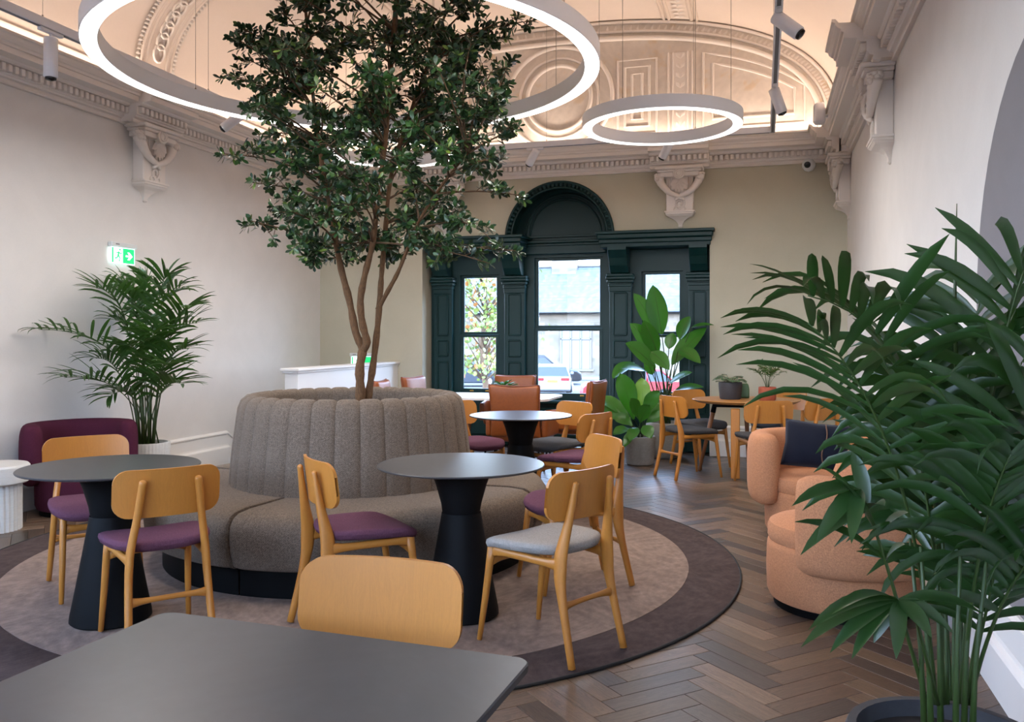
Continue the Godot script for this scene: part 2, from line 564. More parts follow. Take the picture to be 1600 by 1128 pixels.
	M.palm.backlight = Color(0.12, 0.22, 0.03)
	mat("palm_far", Color(0.16, 0.27, 0.11), 0.4).backlight_enabled = true
	M.palm_far.backlight = Color(0.2, 0.35, 0.06)
	mat("paddle", Color(0.17, 0.36, 0.10), 0.3).backlight_enabled = true
	M.paddle.backlight = Color(0.15, 0.3, 0.03)
	mat("paddle_pale", Color(0.45, 0.57, 0.25), 0.35).backlight_enabled = true
	M.paddle_pale.backlight = Color(0.2, 0.35, 0.06)
	mat("succulent", Color(0.30, 0.42, 0.27), 0.45)
	mat("sign_white", Color(0.82, 0.83, 0.83), 0.5)
	mat("dark_lens", Color(0.05, 0.05, 0.06), 0.15)
	# outdoors
	mat("asphalt", Color(0.34, 0.34, 0.35), 0.9, dust, Vector3(0.3, 0.3, 0.3))
	mat("pavement", Color(0.44, 0.43, 0.41), 0.9, dust, Vector3(0.4, 0.4, 0.4))
	mat("stone", Color(0.475, 0.45, 0.40), 0.9, stone, Vector3(0.3, 0.3, 0.3))
	mat("stone_trim", Color(0.42, 0.40, 0.37), 0.9)
	mat("slate", Color(0.34, 0.365, 0.395), 0.7, slate, Vector3(0.25, 0.25, 0.25))
	mat("car_white", Color(0.50, 0.52, 0.55), 0.25)
	mat("car_dark", Color(0.12, 0.15, 0.19), 0.22)
	mat("car_black", Color(0.05, 0.06, 0.08), 0.2)
	mat("car_red", Color(0.52, 0.05, 0.09), 0.25)
	mat("car_glass", Color(0.10, 0.13, 0.16), 0.08)
	mat("tail_light", Color(0.75, 0.05, 0.07), 0.3)
	mat("plate", Color(0.93, 0.78, 0.16), 0.5)
	mat("tyre", Color(0.06, 0.06, 0.06), 0.9)
	mat("curtain", Color(0.50, 0.54, 0.58), 0.5)
	var glass := mat("glass", Color(0.95, 0.98, 1.0, 0.06), 0.02, null, Vector3.ONE, 0.2)
	glass.transparency = BaseMaterial3D.TRANSPARENCY_ALPHA
	glow("ring_glow", Color(1.0, 0.98, 0.96), 4.0)
	glow("cove_led", Color(1.0, 0.84, 0.70), 4.0)
	glow("sign_green", Color(0.10, 0.80, 0.45), 0.9)
	glow("sign_glow", Color(0.90, 1.0, 0.99), 2.2)

func glow(key: String, c: Color, e: float) -> void:
	var m := mat(key, c, 0.5)
	m.emission_enabled = true
	m.emission = c
	m.emission_energy_multiplier = e

# ------------------------------------------------------------------ lights
func area(at: Vector3, b: Basis, size: Vector2, c: Color, e: float, called: String) -> void:
	var l := AreaLight3D.new()
	l.name = called
	l.area_size = size
	l.light_color = c
	l.light_energy = e
	l.shadow_enabled = true
	l.area_range = 20.0
	add_child(l, true)
	l.transform = Transform3D(b, at)

func vault_at(t: float, grow := 0.0) -> Vector3:
	# t from 0 (right springing) to PI (left springing)
	var c := cos(t)
	var s := sin(t)
	return Vector3(XC + signf(c) * pow(absf(c), 0.8) * (3.2 + grow), 3.70 + pow(maxf(s, 0.0), 0.8) * (1.48 + grow), 0)

# moulding profile (out, up) run along a wall: from a to b, `out` points into the room
func run(st: SurfaceTool, prof: Array, a: Vector3, b: Vector3, out: Vector3) -> void:
	st.set_smooth_group(-1)
	for j in prof.size() - 1:
		var p: Vector2 = prof[j]
		var q: Vector2 = prof[j + 1]
		q4(st, a + out * p.x + Vector3.UP * p.y, a + out * q.x + Vector3.UP * q.y, b + out * q.x + Vector3.UP * q.y, b + out * p.x + Vector3.UP * p.y)
	for e in 2:
		var poly := PackedVector2Array(prof)
		var o := a if e == 0 else b
		var idx := Geometry2D.triangulate_polygon(poly)
		for k in range(0, idx.size(), 3):
			var tr := []
			for i in 3: tr.append(o + out * poly[idx[k + i]].x + Vector3.UP * poly[idx[k + i]].y)
			t3(st, tr[0], tr[1], tr[2])

const CORNICE := [Vector2(-0.02, 3.335), Vector2(0.03, 3.335), Vector2(0.034, 3.345), Vector2(0.03, 3.355), Vector2(0.03, 3.372), Vector2(0.055, 3.378), Vector2(0.06, 3.392), Vector2(0.072, 3.398), Vector2(0.075, 3.470), Vector2(0.115, 3.474), Vector2(0.13, 3.486), Vector2(0.135, 3.500), Vector2(0.225, 3.508), Vector2(0.225, 3.552), Vector2(0.24, 3.556), Vector2(0.245, 3.575), Vector2(0.262, 3.582), Vector2(0.278, 3.600), Vector2(0.285, 3.622), Vector2(0.305, 3.628), Vector2(0.305, 3.648), Vector2(0.28, 3.648), Vector2(0.26, 3.62), Vector2(-0.02, 3.60)]
const SKIRT := [Vector2(-0.02, 0), Vector2(0.055, 0), Vector2(0.055, 0.175), Vector2(0.048, 0.185), Vector2(0.03, 0.195), Vector2(0.026, 0.21), Vector2(0.024, 0.315), Vector2(0.035, 0.322), Vector2(0.035, 0.335), Vector2(0.022, 0.342), Vector2(0.015, 0.353), Vector2(-0.02, 0.353)]

func cornice(called: String, a: Vector3, b: Vector3, out: Vector3, breaks: Array, label: String) -> void:
	var st := ST()
	run(st, CORNICE, a, b, out)
	var o := struct(called, st, M.plaster)
	tag(o, label)
	var along := (b - a).normalized()
	var n := int((b - a).length() / 0.06)
	var dn := ST()
	var lf := ST()
	var ba := Basis(along, Vector3.UP, along.cross(Vector3.UP))
	for i in n:
		var p := a + along * (i + 0.5) * 0.06
		var skip := false
		for k in breaks:
			if absf((p - a).dot(along) - k) < 0.34: skip = true
		if skip: continue
		box(dn, p + out * 0.093 + Vector3.UP * 3.438, Vector3(0.036, 0.058, 0.04), 0.004, ba)
		lf.set_smooth_group(-1)
		for sg in [-1.0, 1.0]:
			var c: Vector3 = p + along * sg * 0.015 + out * 0.031 + Vector3.UP * 3.384
			t3(lf, c + out * 0.02, c + Vector3(0, -0.014, 0) + along * 0.011, c + Vector3(0, -0.014, 0) - along * 0.011)
			t3(lf, c + out * 0.02, c - along * 0.011 + Vector3(0, -0.014, 0), c + Vector3(0, 0.008, 0) - along * 0.014 + out * 0.02)
			t3(lf, c + out * 0.02, c + Vector3(0, 0.008, 0) + along * 0.014 + out * 0.02, c + along * 0.011 + Vector3(0, -0.014, 0))
	tag(part("dentil_course", dn, M.plaster, o), "", "", "", "stuff")
	tag(part("leaf_moulding", lf, M.plaster, o), "", "", "", "stuff")
	# the cornice steps forward over each corbel
	for k in breaks:
		var bk := ST()
		var mid := a + along * float(k) + out * 0.13
		run(bk, CORNICE, mid - along * 0.34, mid + along * 0.34, out)
		for i in 11:
			box(bk, mid + along * (i - 5) * 0.06 + out * 0.093 + Vector3.UP * 3.438, Vector3(0.036, 0.058, 0.04), 0.004, ba)
		for sg in [-1.0, 1.0]:
			box(bk, mid + along * sg * 0.20 - out * 0.07 + Vector3.UP * 3.42, Vector3(0.28, 0.15, 0.14), 0.0, ba)
		part("cornice_break", bk, M.plaster, o)

func corbel(at: Vector3, turn: float, label: String) -> void:
	# local: wall plane z = 0, +z into the room, top at y = 0
	var o := base("corbel", at, turn)
	tag(o, label, "corbel", "plaster corbels under the cornice")
	var m: Material = M.plaster
	var st := ST()
	box(st, Vector3(0, -0.02, 0.12), Vector3(0.54, 0.035, 0.24), 0.008)
	box(st, Vector3(0, -0.05, 0.11), Vector3(0.49, 0.03, 0.21), 0.008)
	box(st, Vector3(0, -0.09, 0.10), Vector3(0.44, 0.05, 0.18), 0.006)
	part("abacus", st, m, o)
	st = ST()
	box(st, Vector3(0, -0.31, 0.06), Vector3(0.31, 0.40, 0.12), 0.006)
	box(st, Vector3(0, -0.19, 0.085), Vector3(0.20, 0.16, 0.11), 0.01)
	for i in 5: box(st, Vector3(-0.12 + 0.06 * i, -0.21, 0.125), Vector3(0.022, 0.17, 0.02), 0.005)
	part("shaft", st, m, o)
	for sg in [-1.0, 1.0]:
		st = ST()
		var p := smooth_line([Vector3(0.235 * sg, -0.12, 0.13), Vector3(0.20 * sg, -0.20, 0.145), Vector3(0.12 * sg, -0.29, 0.15), Vector3(0.0, -0.345, 0.15), Vector3(-0.05 * sg, -0.38, 0.14)], 4)
		var hr := ramp(0.052, 0.012, p.size())
		for i in hr.size(): hr[i] *= 1.0 + 0.08 * (i % 2)
		tube(st, p, hr, 10)
		part("cornucopia", st, m, o)
		st = ST()
		rng.seed = 40
		for k in 16:
			var c := Vector3((0.235 + rng.randf_range(-0.045, 0.045)) * sg, -0.105 + rng.randf_range(-0.045, 0.03), 0.13 + rng.randf_range(-0.03, 0.05))
			lathe(st, [Vector2(0.004, -0.028), Vector2(0.025, -0.012), Vector2(0.028, 0.01), Vector2(0.004, 0.028)], 7, c)
		part("carved_fruit", st, m, o)
	st = ST()
	for r in [[0.058, 0.012], [0.036, 0.012]]:
		var ring := []
		for k in 16: ring.append(Vector3(cos(TAU * k / 16) * r[0], -0.085 + sin(TAU * k / 16) * r[0], 0.21))
		tube(st, ring, r[1], 6, Vector3.BACK, true)
	var disc := PackedVector2Array()
	for k in 18: disc.append(Vector2(cos(TAU * k / 18), sin(TAU * k / 18)) * 0.056)
	prism(st, disc, 0.15, 0.212, Transform3D(Basis(), Vector3(0, -0.085, 0)), 0.004)
	part("roundel", st, m, o)
	st = ST()
	for k in 7:
		var a := -PI / 2 + (k - 3) * 0.36
		blade(st, Vector3(0, -0.14, 0.15), Vector3(cos(a) * 0.12, -0.14 + sin(a) * 0.17, 0.175), 0.06, Vector3.BACK, 0.0, 0.5, 4)
	part("carved_leaf", st, m, o)
	st = ST()
	var scroll := []
	for k in 26:
		var a := TAU * k / 25.0 * 1.4
		var r := 0.062 * (1.0 - k / 34.0)
		scroll.append(Vector3(sin(a) * r, -0.425 + cos(a) * r * 1.1, 0.128))
	tube(st, scroll, 0.012, 6, Vector3.BACK)
	for sg in [-1.0, 1.0]:
		var s2 := []
		for k in 14:
			var a := TAU * k / 13.0 * 0.8
			s2.append(Vector3(sg * (0.035 + sin(a) * 0.03), -0.485 + cos(a) * 0.025, 0.126))
		tube(st, s2, 0.009, 6, Vector3.BACK)
	part("carved_scroll", st, m, o)
	st = ST()
	box(st, Vector3(0, -0.515, 0.075), Vector3(0.35, 0.022, 0.155), 0.005)
	box(st, Vector3(0, -0.535, 0.07), Vector3(0.325, 0.022, 0.145), 0.005)
	part("base_moulding", st, m, o)
	st = ST()
	var prof := [Vector2(0.16, -0.548), Vector2(0.145, -0.562), Vector2(0.09, -0.585), Vector2(0.05, -0.615), Vector2(0.026, -0.65), Vector2(0.022, -0.67), Vector2(0.026, -0.682), Vector2(0.012, -0.695)]
	st.set_smooth_group(-1)
	for j in prof.size() - 1:
		var p: Vector2 = prof[j]
		var q: Vector2 = prof[j + 1]
		for sg in [-1.0, 1.0]: q4(st, Vector3(p.x * sg, p.y, 0), Vector3(p.x * sg, p.y, p.x * 0.85), Vector3(q.x * sg, q.y, q.x * 0.85), Vector3(q.x * sg, q.y, 0))
		q4(st, Vector3(-p.x, p.y, p.x * 0.85), Vector3(p.x, p.y, p.x * 0.85), Vector3(q.x, q.y, q.x * 0.85), Vector3(-q.x, q.y, q.x * 0.85))
	part("pendant_drop", st, m, o)

func build_room() -> void:
	# floor: dark underlay, herringbone planks, a stair opening at the far left
	var st := ST()
	box(st, Vector3((XL + XR) / 2, -0.11, (ZF - 8.1) / 2), Vector3(XR - XL + 0.4, 0.19, ZF + 8.1))
	box(st, Vector3((-4.66 + XR + 0.2) / 2, -0.11, (ZB - 8.1) / 2 - 0.2), Vector3(XR + 0.2 + 4.66, 0.19, -ZB - 8.1 + 0.4))
	var fl := struct("floor", st, M.plank_joint)
	herringbone(fl)
	# walls
	st = ST()
	# its near half, outside the picture, has two tall windows too
	var zw := [-4.3, -4.2, -2.3, -0.6, -0.1, 1.6]
	box(st, Vector3(XL - 0.15, 1.3, (zw[0] + ZB - 0.4) / 2), Vector3(0.3, 5.0, zw[0] - ZB + 0.4))
	box(st, Vector3(XL - 0.15, 0.0, (zw[0] + ZF + 0.4) / 2), Vector3(0.3, 2.4, ZF + 0.4 - zw[0]))
	box(st, Vector3(XL - 0.15, 3.45, (zw[0] + ZF + 0.4) / 2), Vector3(0.3, 0.7, ZF + 0.4 - zw[0]))
	box(st, Vector3(XL - 0.15, 2.15, (zw[0] + zw[1]) / 2), Vector3(0.3, 2.0, zw[1] - zw[0]))
	for k in [1, 3]: box(st, Vector3(XL - 0.15, 1.9, (zw[k] + zw[k + 1]) / 2), Vector3(0.3, 2.4, zw[k + 1] - zw[k]))
	box(st, Vector3(XL - 0.15, 1.9, (zw[5] + ZF + 0.4) / 2), Vector3(0.3, 2.4, ZF + 0.4 - zw[5]))
	struct("wall_left", st, M.wall)
	for k in [1, 2]: sash(-zw[2 * k + 1], -zw[2 * k], 1.2, 3.1, 2.15, XL - 0.15, M.trim, "tall sash window in the left wall near the entrance", false, PI / 2)
	st = ST()
	box(st, Vector3(XR + 0.15, 1.9, (ZF + ZB) / 2), Vector3(0.3, 3.8, ZF - ZB + 0.8))
	var wr := struct("wall_right", st, M.wall)
	st = ST()
	var arch := PackedVector2Array([Vector2(2.26, 0.0), Vector2(4.2137, 0.0)])
	for k in 25:
		var a := PI * k / 24.0
		arch.append(Vector2(3.2347 + 0.979 * cos(a), 1.5226 + 0.979 * sin(a)))
	prism(st, arch, 0.0, 0.002, Transform3D(Basis(Vector3(0, 0, -1), Vector3.UP, Vector3(-1, 0, 0)), Vector3(XR, 0, 0)))
	tag(part("painted_arch", st, M.arch_paint, wr), "grey painted arch on the white wall")
	# back wall with the window opening
	st = ST()
	var p := PackedVector2Array([Vector2(-5.95, -1.2), Vector2(-4.18, -1.2), Vector2(-4.18, 2.5), Vector2(-3.06, 2.5), Vector2(-3.06, 2.6)])
	for k in range(1, 24):
		var a := PI - PI * k / 24.0
		p.append(Vector2(-2.385 + 0.675 * cos(a), 2.6 + 0.675 * sin(a)))
	p.append_array([Vector2(-1.71, 2.6), Vector2(-1.71, 2.5), Vector2(-0.585, 2.5), Vector2(-0.585, -1.2), Vector2(1.3, -1.2), Vector2(1.3, 3.5), Vector2(-5.95, 3.5)])
	prism(st, p, -0.45, 0.0, Transform3D(Basis(), Vector3(0, 0, ZB)))
	var wb := struct("wall_back", st, M.wall_beige)
	st = ST()
	box(st, Vector3(XC, 4.5, ZB - 0.15), Vector3(7.4, 2.0, 0.3))
	var ty := part("tympanum", st, M.tympanum, wb)
	tympanum(ty)
	# wall behind the camera: three tall windows that let daylight in
	st = ST()
	var zc := ZF + 0.2
	var cut := [-5.4, -3.5, -3.3, -1.4, -1.2, 0.7]
	box(st, Vector3(XC, 0.8, zc), Vector3(7.2, 1.8, 0.4))
	box(st, Vector3(XC, 4.35, zc), Vector3(7.2, 2.1, 0.4))
	var edges := [-5.95] + cut + [1.25]
	for k in 4: box(st, Vector3((edges[2 * k] + edges[2 * k + 1]) / 2, 2.1, zc), Vector3(edges[2 * k + 1] - edges[2 * k], 2.4, 0.4))
	struct("wall_front", st, M.wall)
	for k in 3: sash(cut[2 * k], cut[2 * k + 1], 1.7, 3.3, 2.5, ZF + 0.2, M.trim, "tall sash window behind the camera")
	# vault
	st = ST()
	var z0 := ZF + 0.3
	var z1 := ZB - 0.05
	sheet(st, 64, 24, func(u, v): return vault_at(PI * u) + Vector3(0, 0, lerpf(z0, z1, v)))
	sheet(st, 24, 1, func(u, v): return vault_at(PI * u, 0.25) + Vector3(0, 0, lerpf(z1 - 0.4, z0, v)))
	for sg in [-1.0, 1.0]: box(st, Vector3(XC + sg * 3.36, 3.72, (z0 + z1) / 2), Vector3(0.34, 0.12, z0 - z1))
	var ce := struct("ceiling", st, M.vault)
	ribs(ce)
	# cornices, skirtings
	cornice("trim_1", Vector3(XL, 0, ZF), Vector3(XL, 0, ZB), Vector3.RIGHT, [ZF + 3.5, ZF + 6.84], "white dentil cornice along the left wall")
	cornice("trim_2", Vector3(XL, 0, ZB), Vector3(XR, 0, ZB), Vector3.BACK, [-3.85 - XL, -0.92 - XL], "white dentil cornice above the teal windows")
	cornice("trim_3", Vector3(XR, 0, ZF), Vector3(XR, 0, ZB), Vector3.LEFT, [ZF + 3.5, ZF + 6.86, ZF + 10.02], "white dentil cornice along the right wall")
	corbel(Vector3(XL, 3.35, -6.84), PI / 2, "ornate plaster corbel high on the left wall above the exit sign")
	corbel(Vector3(-0.92, 3.35, ZB), 0.0, "ornate plaster corbel above the right end of the teal window cornice")
	corbel(Vector3(-3.85, 3.35, ZB), 0.0, "ornate plaster corbel behind the indoor tree crown, left of the window arch")
	corbel(Vector3(XR, 3.35, -6.86), -PI / 2, "large ornate plaster corbel high on the white right wall")
	corbel(Vector3(XR, 3.35, -10.0), -PI / 2, "ornate plaster corbel in the far right corner beside the security camera")
	for s in [["baseboard_left", Vector3(XL, 0, ZF), Vector3(XL, 0, -8.13), Vector3.RIGHT], ["baseboard_right", Vector3(XR, 0, ZF), Vector3(XR, 0, ZB), Vector3.LEFT], ["baseboard_back", Vector3(-0.585, 0, ZB), Vector3(XR, 0, ZB), Vector3.BACK], ["baseboard_front", Vector3(XL, 0, ZF), Vector3(XR, 0, ZF), Vector3.FORWARD]]:
		st = ST()
		run(st, SKIRT, s[1], s[2], s[3])
		struct(s[0], st, M.trim)
	st = ST()
	run(st, SKIRT, Vector3(-4.51, 0, ZB), Vector3(-4.18, 0, ZB), Vector3.BACK)
	struct("baseboard_back", st, M.trim)
	# raking skirting and steps going down behind the parapet
	st = ST()
	run(st, SKIRT, Vector3(XL, 0, -8.13), Vector3(XL, -1.35, ZB), Vector3.RIGHT)
	struct("baseboard_stair", st, M.trim)
	var stair := base("staircase", Vector3(-5.13, 0, -8.1))
	tag(stair, "steps going down along the left wall behind the white parapet", "stairs")
	for k in 7:
		st = ST()
		box(st, Vector3(0, -0.17 * (k + 1) - 0.1, -0.26 * k - 0.14), Vector3(0.86, 0.2, 0.29), 0.006)
		part("step", st, M.tweed_dark, stair)
	st = ST()
	box(st, Vector3(XL + 0.45, -1.45, ZB + 0.6), Vector3(1.2, 0.1, 2.6))
	struct("floor_lower", st, M.plank_joint)
	# parapet round the stair
	var pr := base("parapet_wall", Vector3(-4.59, 0, -7.72))
	tag(pr, "low white parapet wall with a moulded cap around the stairwell", "parapet")
	st = ST()
	box(st, Vector3(0, 0.44, -1.25), Vector3(0.15, 1.14, 2.49), 0.003)
	part("panel", st, M.trim, pr)
	st = ST()
	box(st, Vector3(0, 1.045, -1.23), Vector3(0.215, 0.03, 2.53), 0.006)
	box(st, Vector3(0, 1.02, -1.235), Vector3(0.18, 0.025, 2.5), 0.004)
	part("cap", st, M.trim, pr)

func herringbone(fl: Node) -> void:
	rng.seed = 77
	var W := 0.1
	var L := 0.42
	var list := []
	var ax := Vector2(cos(PI / 4), sin(PI / 4))
	var ay := Vector2(-ax.y, ax.x)
	for i in range(-140, 141):
		for j in range(-22, 23):
			var o := Vector2(W, W) * i + Vector2(L, -L) * j
			for k in 2:
				var c := o + (Vector2(L / 2, W / 2) if k == 0 else Vector2(-W / 2, L / 2))
				var w: Vector2 = ax * c.x + ay * c.y + Vector2(-2.0, -4.0)
				if w.x < XL + 0.02 or w.x > XR - 0.02 or w.y < ZB + 0.02 or w.y > ZF: continue
				if w.x < -4.55 and w.y < -7.85: continue
				list.append([w, k])
	# how large each plank shows from the entrance decides which are parts of their own
	var eye := Vector2.ZERO
	var look := Vector2(-sin(deg_to_rad(16.27)), -cos(deg_to_rad(16.27)))
	var order := []
	for q in list:
		var d: Vector2 = q[0] - eye
		var dep := d.dot(look)
		var off := absf(d.dot(Vector2(-look.y, look.x))) / maxf(dep, 0.01)
		var on_rug: bool = (q[0] - Vector2(-2.45, -4.99)).length() < 2.2
		var seen: bool = dep > 3.0 and off < 0.6 and not on_rug and not (q[0].x < -1.2 and q[0].y > -3.4)
		order.append([dep if seen else 99.0 + dep, q])
	order.sort_custom(func(a, b): return a[0] < b[0])
	var plank := func(st: SurfaceTool, xf: Transform3D, uv: Vector2, tone: Color) -> void:
		var hx := L / 2 - 0.0009
		var hz := W / 2 - 0.0009
		var r := 0.0015
		var top := [Vector3(-hx + r, 0, -hz + r), Vector3(hx - r, 0, -hz + r), Vector3(hx - r, 0, hz - r), Vector3(-hx + r, 0, hz - r)]
		var low := [Vector3(-hx, -0.002, -hz), Vector3(hx, -0.002, -hz), Vector3(hx, -0.002, hz), Vector3(-hx, -0.002, hz)]
		st.set_smooth_group(-1)
		st.set_color(tone)
		var v := func(p: Vector3) -> void:
			st.set_uv(uv + Vector2(p.x, p.z) * Vector2(0.9, 2.2))
			st.add_vertex(xf * p)
		for t in [0, 1, 2, 0, 2, 3]: v.call(top[t])
		for e in 4:
			var f := (e + 1) % 4
			for p in [top[e], low[e], low[f], top[e], low[f], top[f]]: v.call(p)
			for p in [low[e], low[e] + Vector3.DOWN * 0.012, low[f] + Vector3.DOWN * 0.012, low[e], low[f] + Vector3.DOWN * 0.012, low[f]]: v.call(p)
	var tone := func() -> Color:
		var t := rng.randf()
		var c := Color(0.115, 0.075, 0.052).lerp(Color(0.30, 0.20, 0.135), t * t)
		if rng.randf() < 0.28: c = c.lerp(Color(0.08, 0.064, 0.058), 0.8)
		return c
	var shapes := []
	for k in 16:
		var s := ST()
		plank.call(s, Transform3D(), Vector2(rng.randf(), rng.randf()), tone.call())
		shapes.append(done(s))
	var rest := ST()
	for n in order.size():
		var q: Array = order[n][1]
		var a := -PI / 4 if q[1] == 0 else -PI / 4 - PI / 2
		var xf := Transform3D(Basis(Vector3.UP, a), Vector3(q[0].x, 0.0, q[0].y))
		if n < 300: put("plank", shapes[rng.randi() % 16], M.plank, fl, xf.origin, xf.basis)
		else: plank.call(rest, xf, Vector2(rng.randf(), rng.randf()), tone.call())
	tag(part("plank_field", rest, M.plank, fl), "", "", "", "stuff")

func frame_line(st: SurfaceTool, pts: Array, w := 0.03, closed := true) -> void:
	tube(st, pts, [Vector2(w, w)] if false else w, 6, Vector3.BACK, closed, -1)

func tympanum(ty: Node) -> void:
	var z := ZB + 0.004
	# arch band against the vault, with a carved edge
	var st := ST()
	for j in 3:
		var o: float = [0.03, 0.14, 0.22][j]
		var pts := []
		for k in 65: pts.append(vault_at(PI * k / 64.0, -o) + Vector3(0, 0, z + 0.02))
		tube(st, pts, [0.022, 0.018, 0.03][j], 6, Vector3.BACK, false)
	part("arch_moulding", st, M.plaster, ty)
	st = ST()
	for k in 120:
		var a := vault_at(PI * (k + 0.5) / 120.0, -0.06)
		var c := vault_at(PI * (k + 0.5) / 120.0, -0.12)
		if a.y < 3.75: continue
		blade(st, a + Vector3(0, 0, z), c + Vector3(0, 0, z + 0.015), 0.055, Vector3.BACK, 0.0, -0.9, 3, 0.6)
	tag(part("leaf_carving", st, M.plaster, ty), "", "", "", "stuff")
	# two pilaster strips rising over the corbels
	for x in [-3.85, -0.92]:
		st = ST()
		var top := 4.72
		box(st, Vector3(x, (3.6 + top) / 2, z + 0.012), Vector3(0.30, top - 3.6, 0.024), 0.004)
		for e in [-0.135, -0.085, 0.085, 0.135]: box(st, Vector3(x + e, (3.6 + top) / 2, z + 0.03), Vector3(0.018, top - 3.6, 0.024), 0.004)
		for k in 9:
			var y := 3.72 + k * 0.115
			for sg in [-1.0, 1.0]: blade(st, Vector3(x, y, z + 0.026), Vector3(x + 0.055 * sg, y + 0.07, z + 0.04), 0.045, Vector3.BACK, 0.0, -0.5, 3)
		part("pilaster_strip", st, M.plaster, ty)
	# round panel in the middle
	for r in [0.66, 0.49, 0.40]:
		st = ST()
		var ring := []
		for k in 64: ring.append(Vector3(-2.385 + cos(TAU * k / 64) * r, 4.29 + sin(TAU * k / 64) * minf(r, 0.62), z + 0.004))
		tube(st, ring, 0.026 if r != 0.49 else 0.018, 6, Vector3.BACK, true)
		part("round_moulding", st, M.plaster, ty)
	# square panels either side
	for f in [[-1.66, -1.20, 3.80, 4.68], [-3.57, -3.11, 3.80, 4.68]]:
		for k in 3:
			var g := 0.0 + 0.085 * k
			st = ST()
			frame_line(st, [Vector3(f[0] + g, f[2] + g, z), Vector3(f[1] - g, f[2] + g, z), Vector3(f[1] - g, f[3] - g, z), Vector3(f[0] + g, f[3] - g, z)], 0.017)
			part("panel_moulding", st, M.plaster, ty)
	for sg in [-1.0, 1.0]:
		for k in 2:
			var g := 0.11 * k
			var pts := []
			for i in 9:
				var x: float = lerpf(-0.66 + g, 0.46 - g, i / 8.0)
				var u := absf(x - XC) / 3.2
				pts.append(Vector3(XC + sg * (x - XC), 3.70 + 1.48 * pow(1 - pow(u, 2.5), 0.4) - 0.36 - g, z))
			pts.append(Vector3(XC + sg * (0.46 - g - XC), 3.80 + g, z))
			pts.append(Vector3(XC + sg * (-0.66 + g - XC), 3.80 + g, z))
			st = ST()
			frame_line(st, pts, 0.017)
			part("panel_moulding", st, M.plaster, ty)

func ribs(ce: Node) -> void:
	for zr in [-6.85, -3.5]:
		var st := ST()
		for e in [-0.2, -0.14, 0.14, 0.2]:
			var pts := []
			for k in 61: pts.append(vault_at(PI * k / 60.0, -0.012) + Vector3(0, 0, zr + e))
			tube(st, pts, 0.02, 6, Vector3.BACK)
		sheet(st, 48, 1, func(u, v): return vault_at(PI * u, -0.02) + Vector3(0, 0, zr + lerpf(0.2, -0.2, v)))
		part("vault_rib", st, M.vault, ce)
		var n := 44
		var gu := ST()
		for k in range(2, n - 2):
			var t := PI * (k + 0.5) / n
			var c := vault_at(t, -0.03)
			var al := (vault_at(t + 0.01) - vault_at(t - 0.01)).normalized()
			var ring := []
			for i in 12: ring.append(c + Vector3(0, 0, zr) + al * cos(TAU * i / 12) * 0.085 + Vector3.BACK * sin(TAU * i / 12) * 0.07)
			tube(gu, ring, 0.014, 5, al.cross(Vector3.BACK), true)
			for sg in [-1.0, 1.0]: blade(gu, c + Vector3(0, 0, zr) - al * 0.05, c + Vector3(0, 0, zr + 0.045 * sg) + al * 0.04, 0.035, al.cross(Vector3.BACK), 0.0, 0.4, 3)
		part("guilloche", gu, M.plaster, ce)
		var eg := ST()
		for k in 130:
			var t := PI * (k + 0.5) / 130.0
			var c := vault_at(t, -0.02)
			for sg in [-1.0, 1.0]: blade(eg, c + Vector3(0, 0, zr + sg * 0.215), c + Vector3(0, 0, zr + sg * 0.275), 0.05, Vector3(XC - c.x, 2.0 - c.y, 0), 0.0, -0.9, 3, 0.6)
		tag(part("leaf_carving", eg, M.plaster, ce), "", "", "", "stuff")
	for x in [-3.85, -0.92]:
		var y := 3.70 + 1.48 * pow(1 - pow(absf(x - XC) / 3.2, 2.5), 0.4)
		var up := Vector3(0.09 * signf(x - XC), 0, 0)
		var st := ST()
		for e in [-0.19, -0.13, 0.13, 0.19]:
			var yy := 3.70 + 1.48 * pow(1 - pow(absf(x + e - XC) / 3.2, 2.5), 0.4)
			tube(st, [Vector3(x + e, yy, ZB), Vector3(x + e, yy, ZF)], 0.024, 6, Vector3.UP)
		part("vault_rib", st, M.vault, ce)
		st = ST()
		for k in 60:
			var c := Vector3(x, y - 0.012, ZB + 0.1 + 0.12 * k)
			for sg in [-1.0, 1.0]: blade(st, c, c + Vector3(0.07 * sg, -0.01, 0.07), 0.06, Vector3.DOWN, 0.0, -0.4, 3)
		tag(part("leaf_carving", st, M.plaster, ce), "", "", "", "stuff")

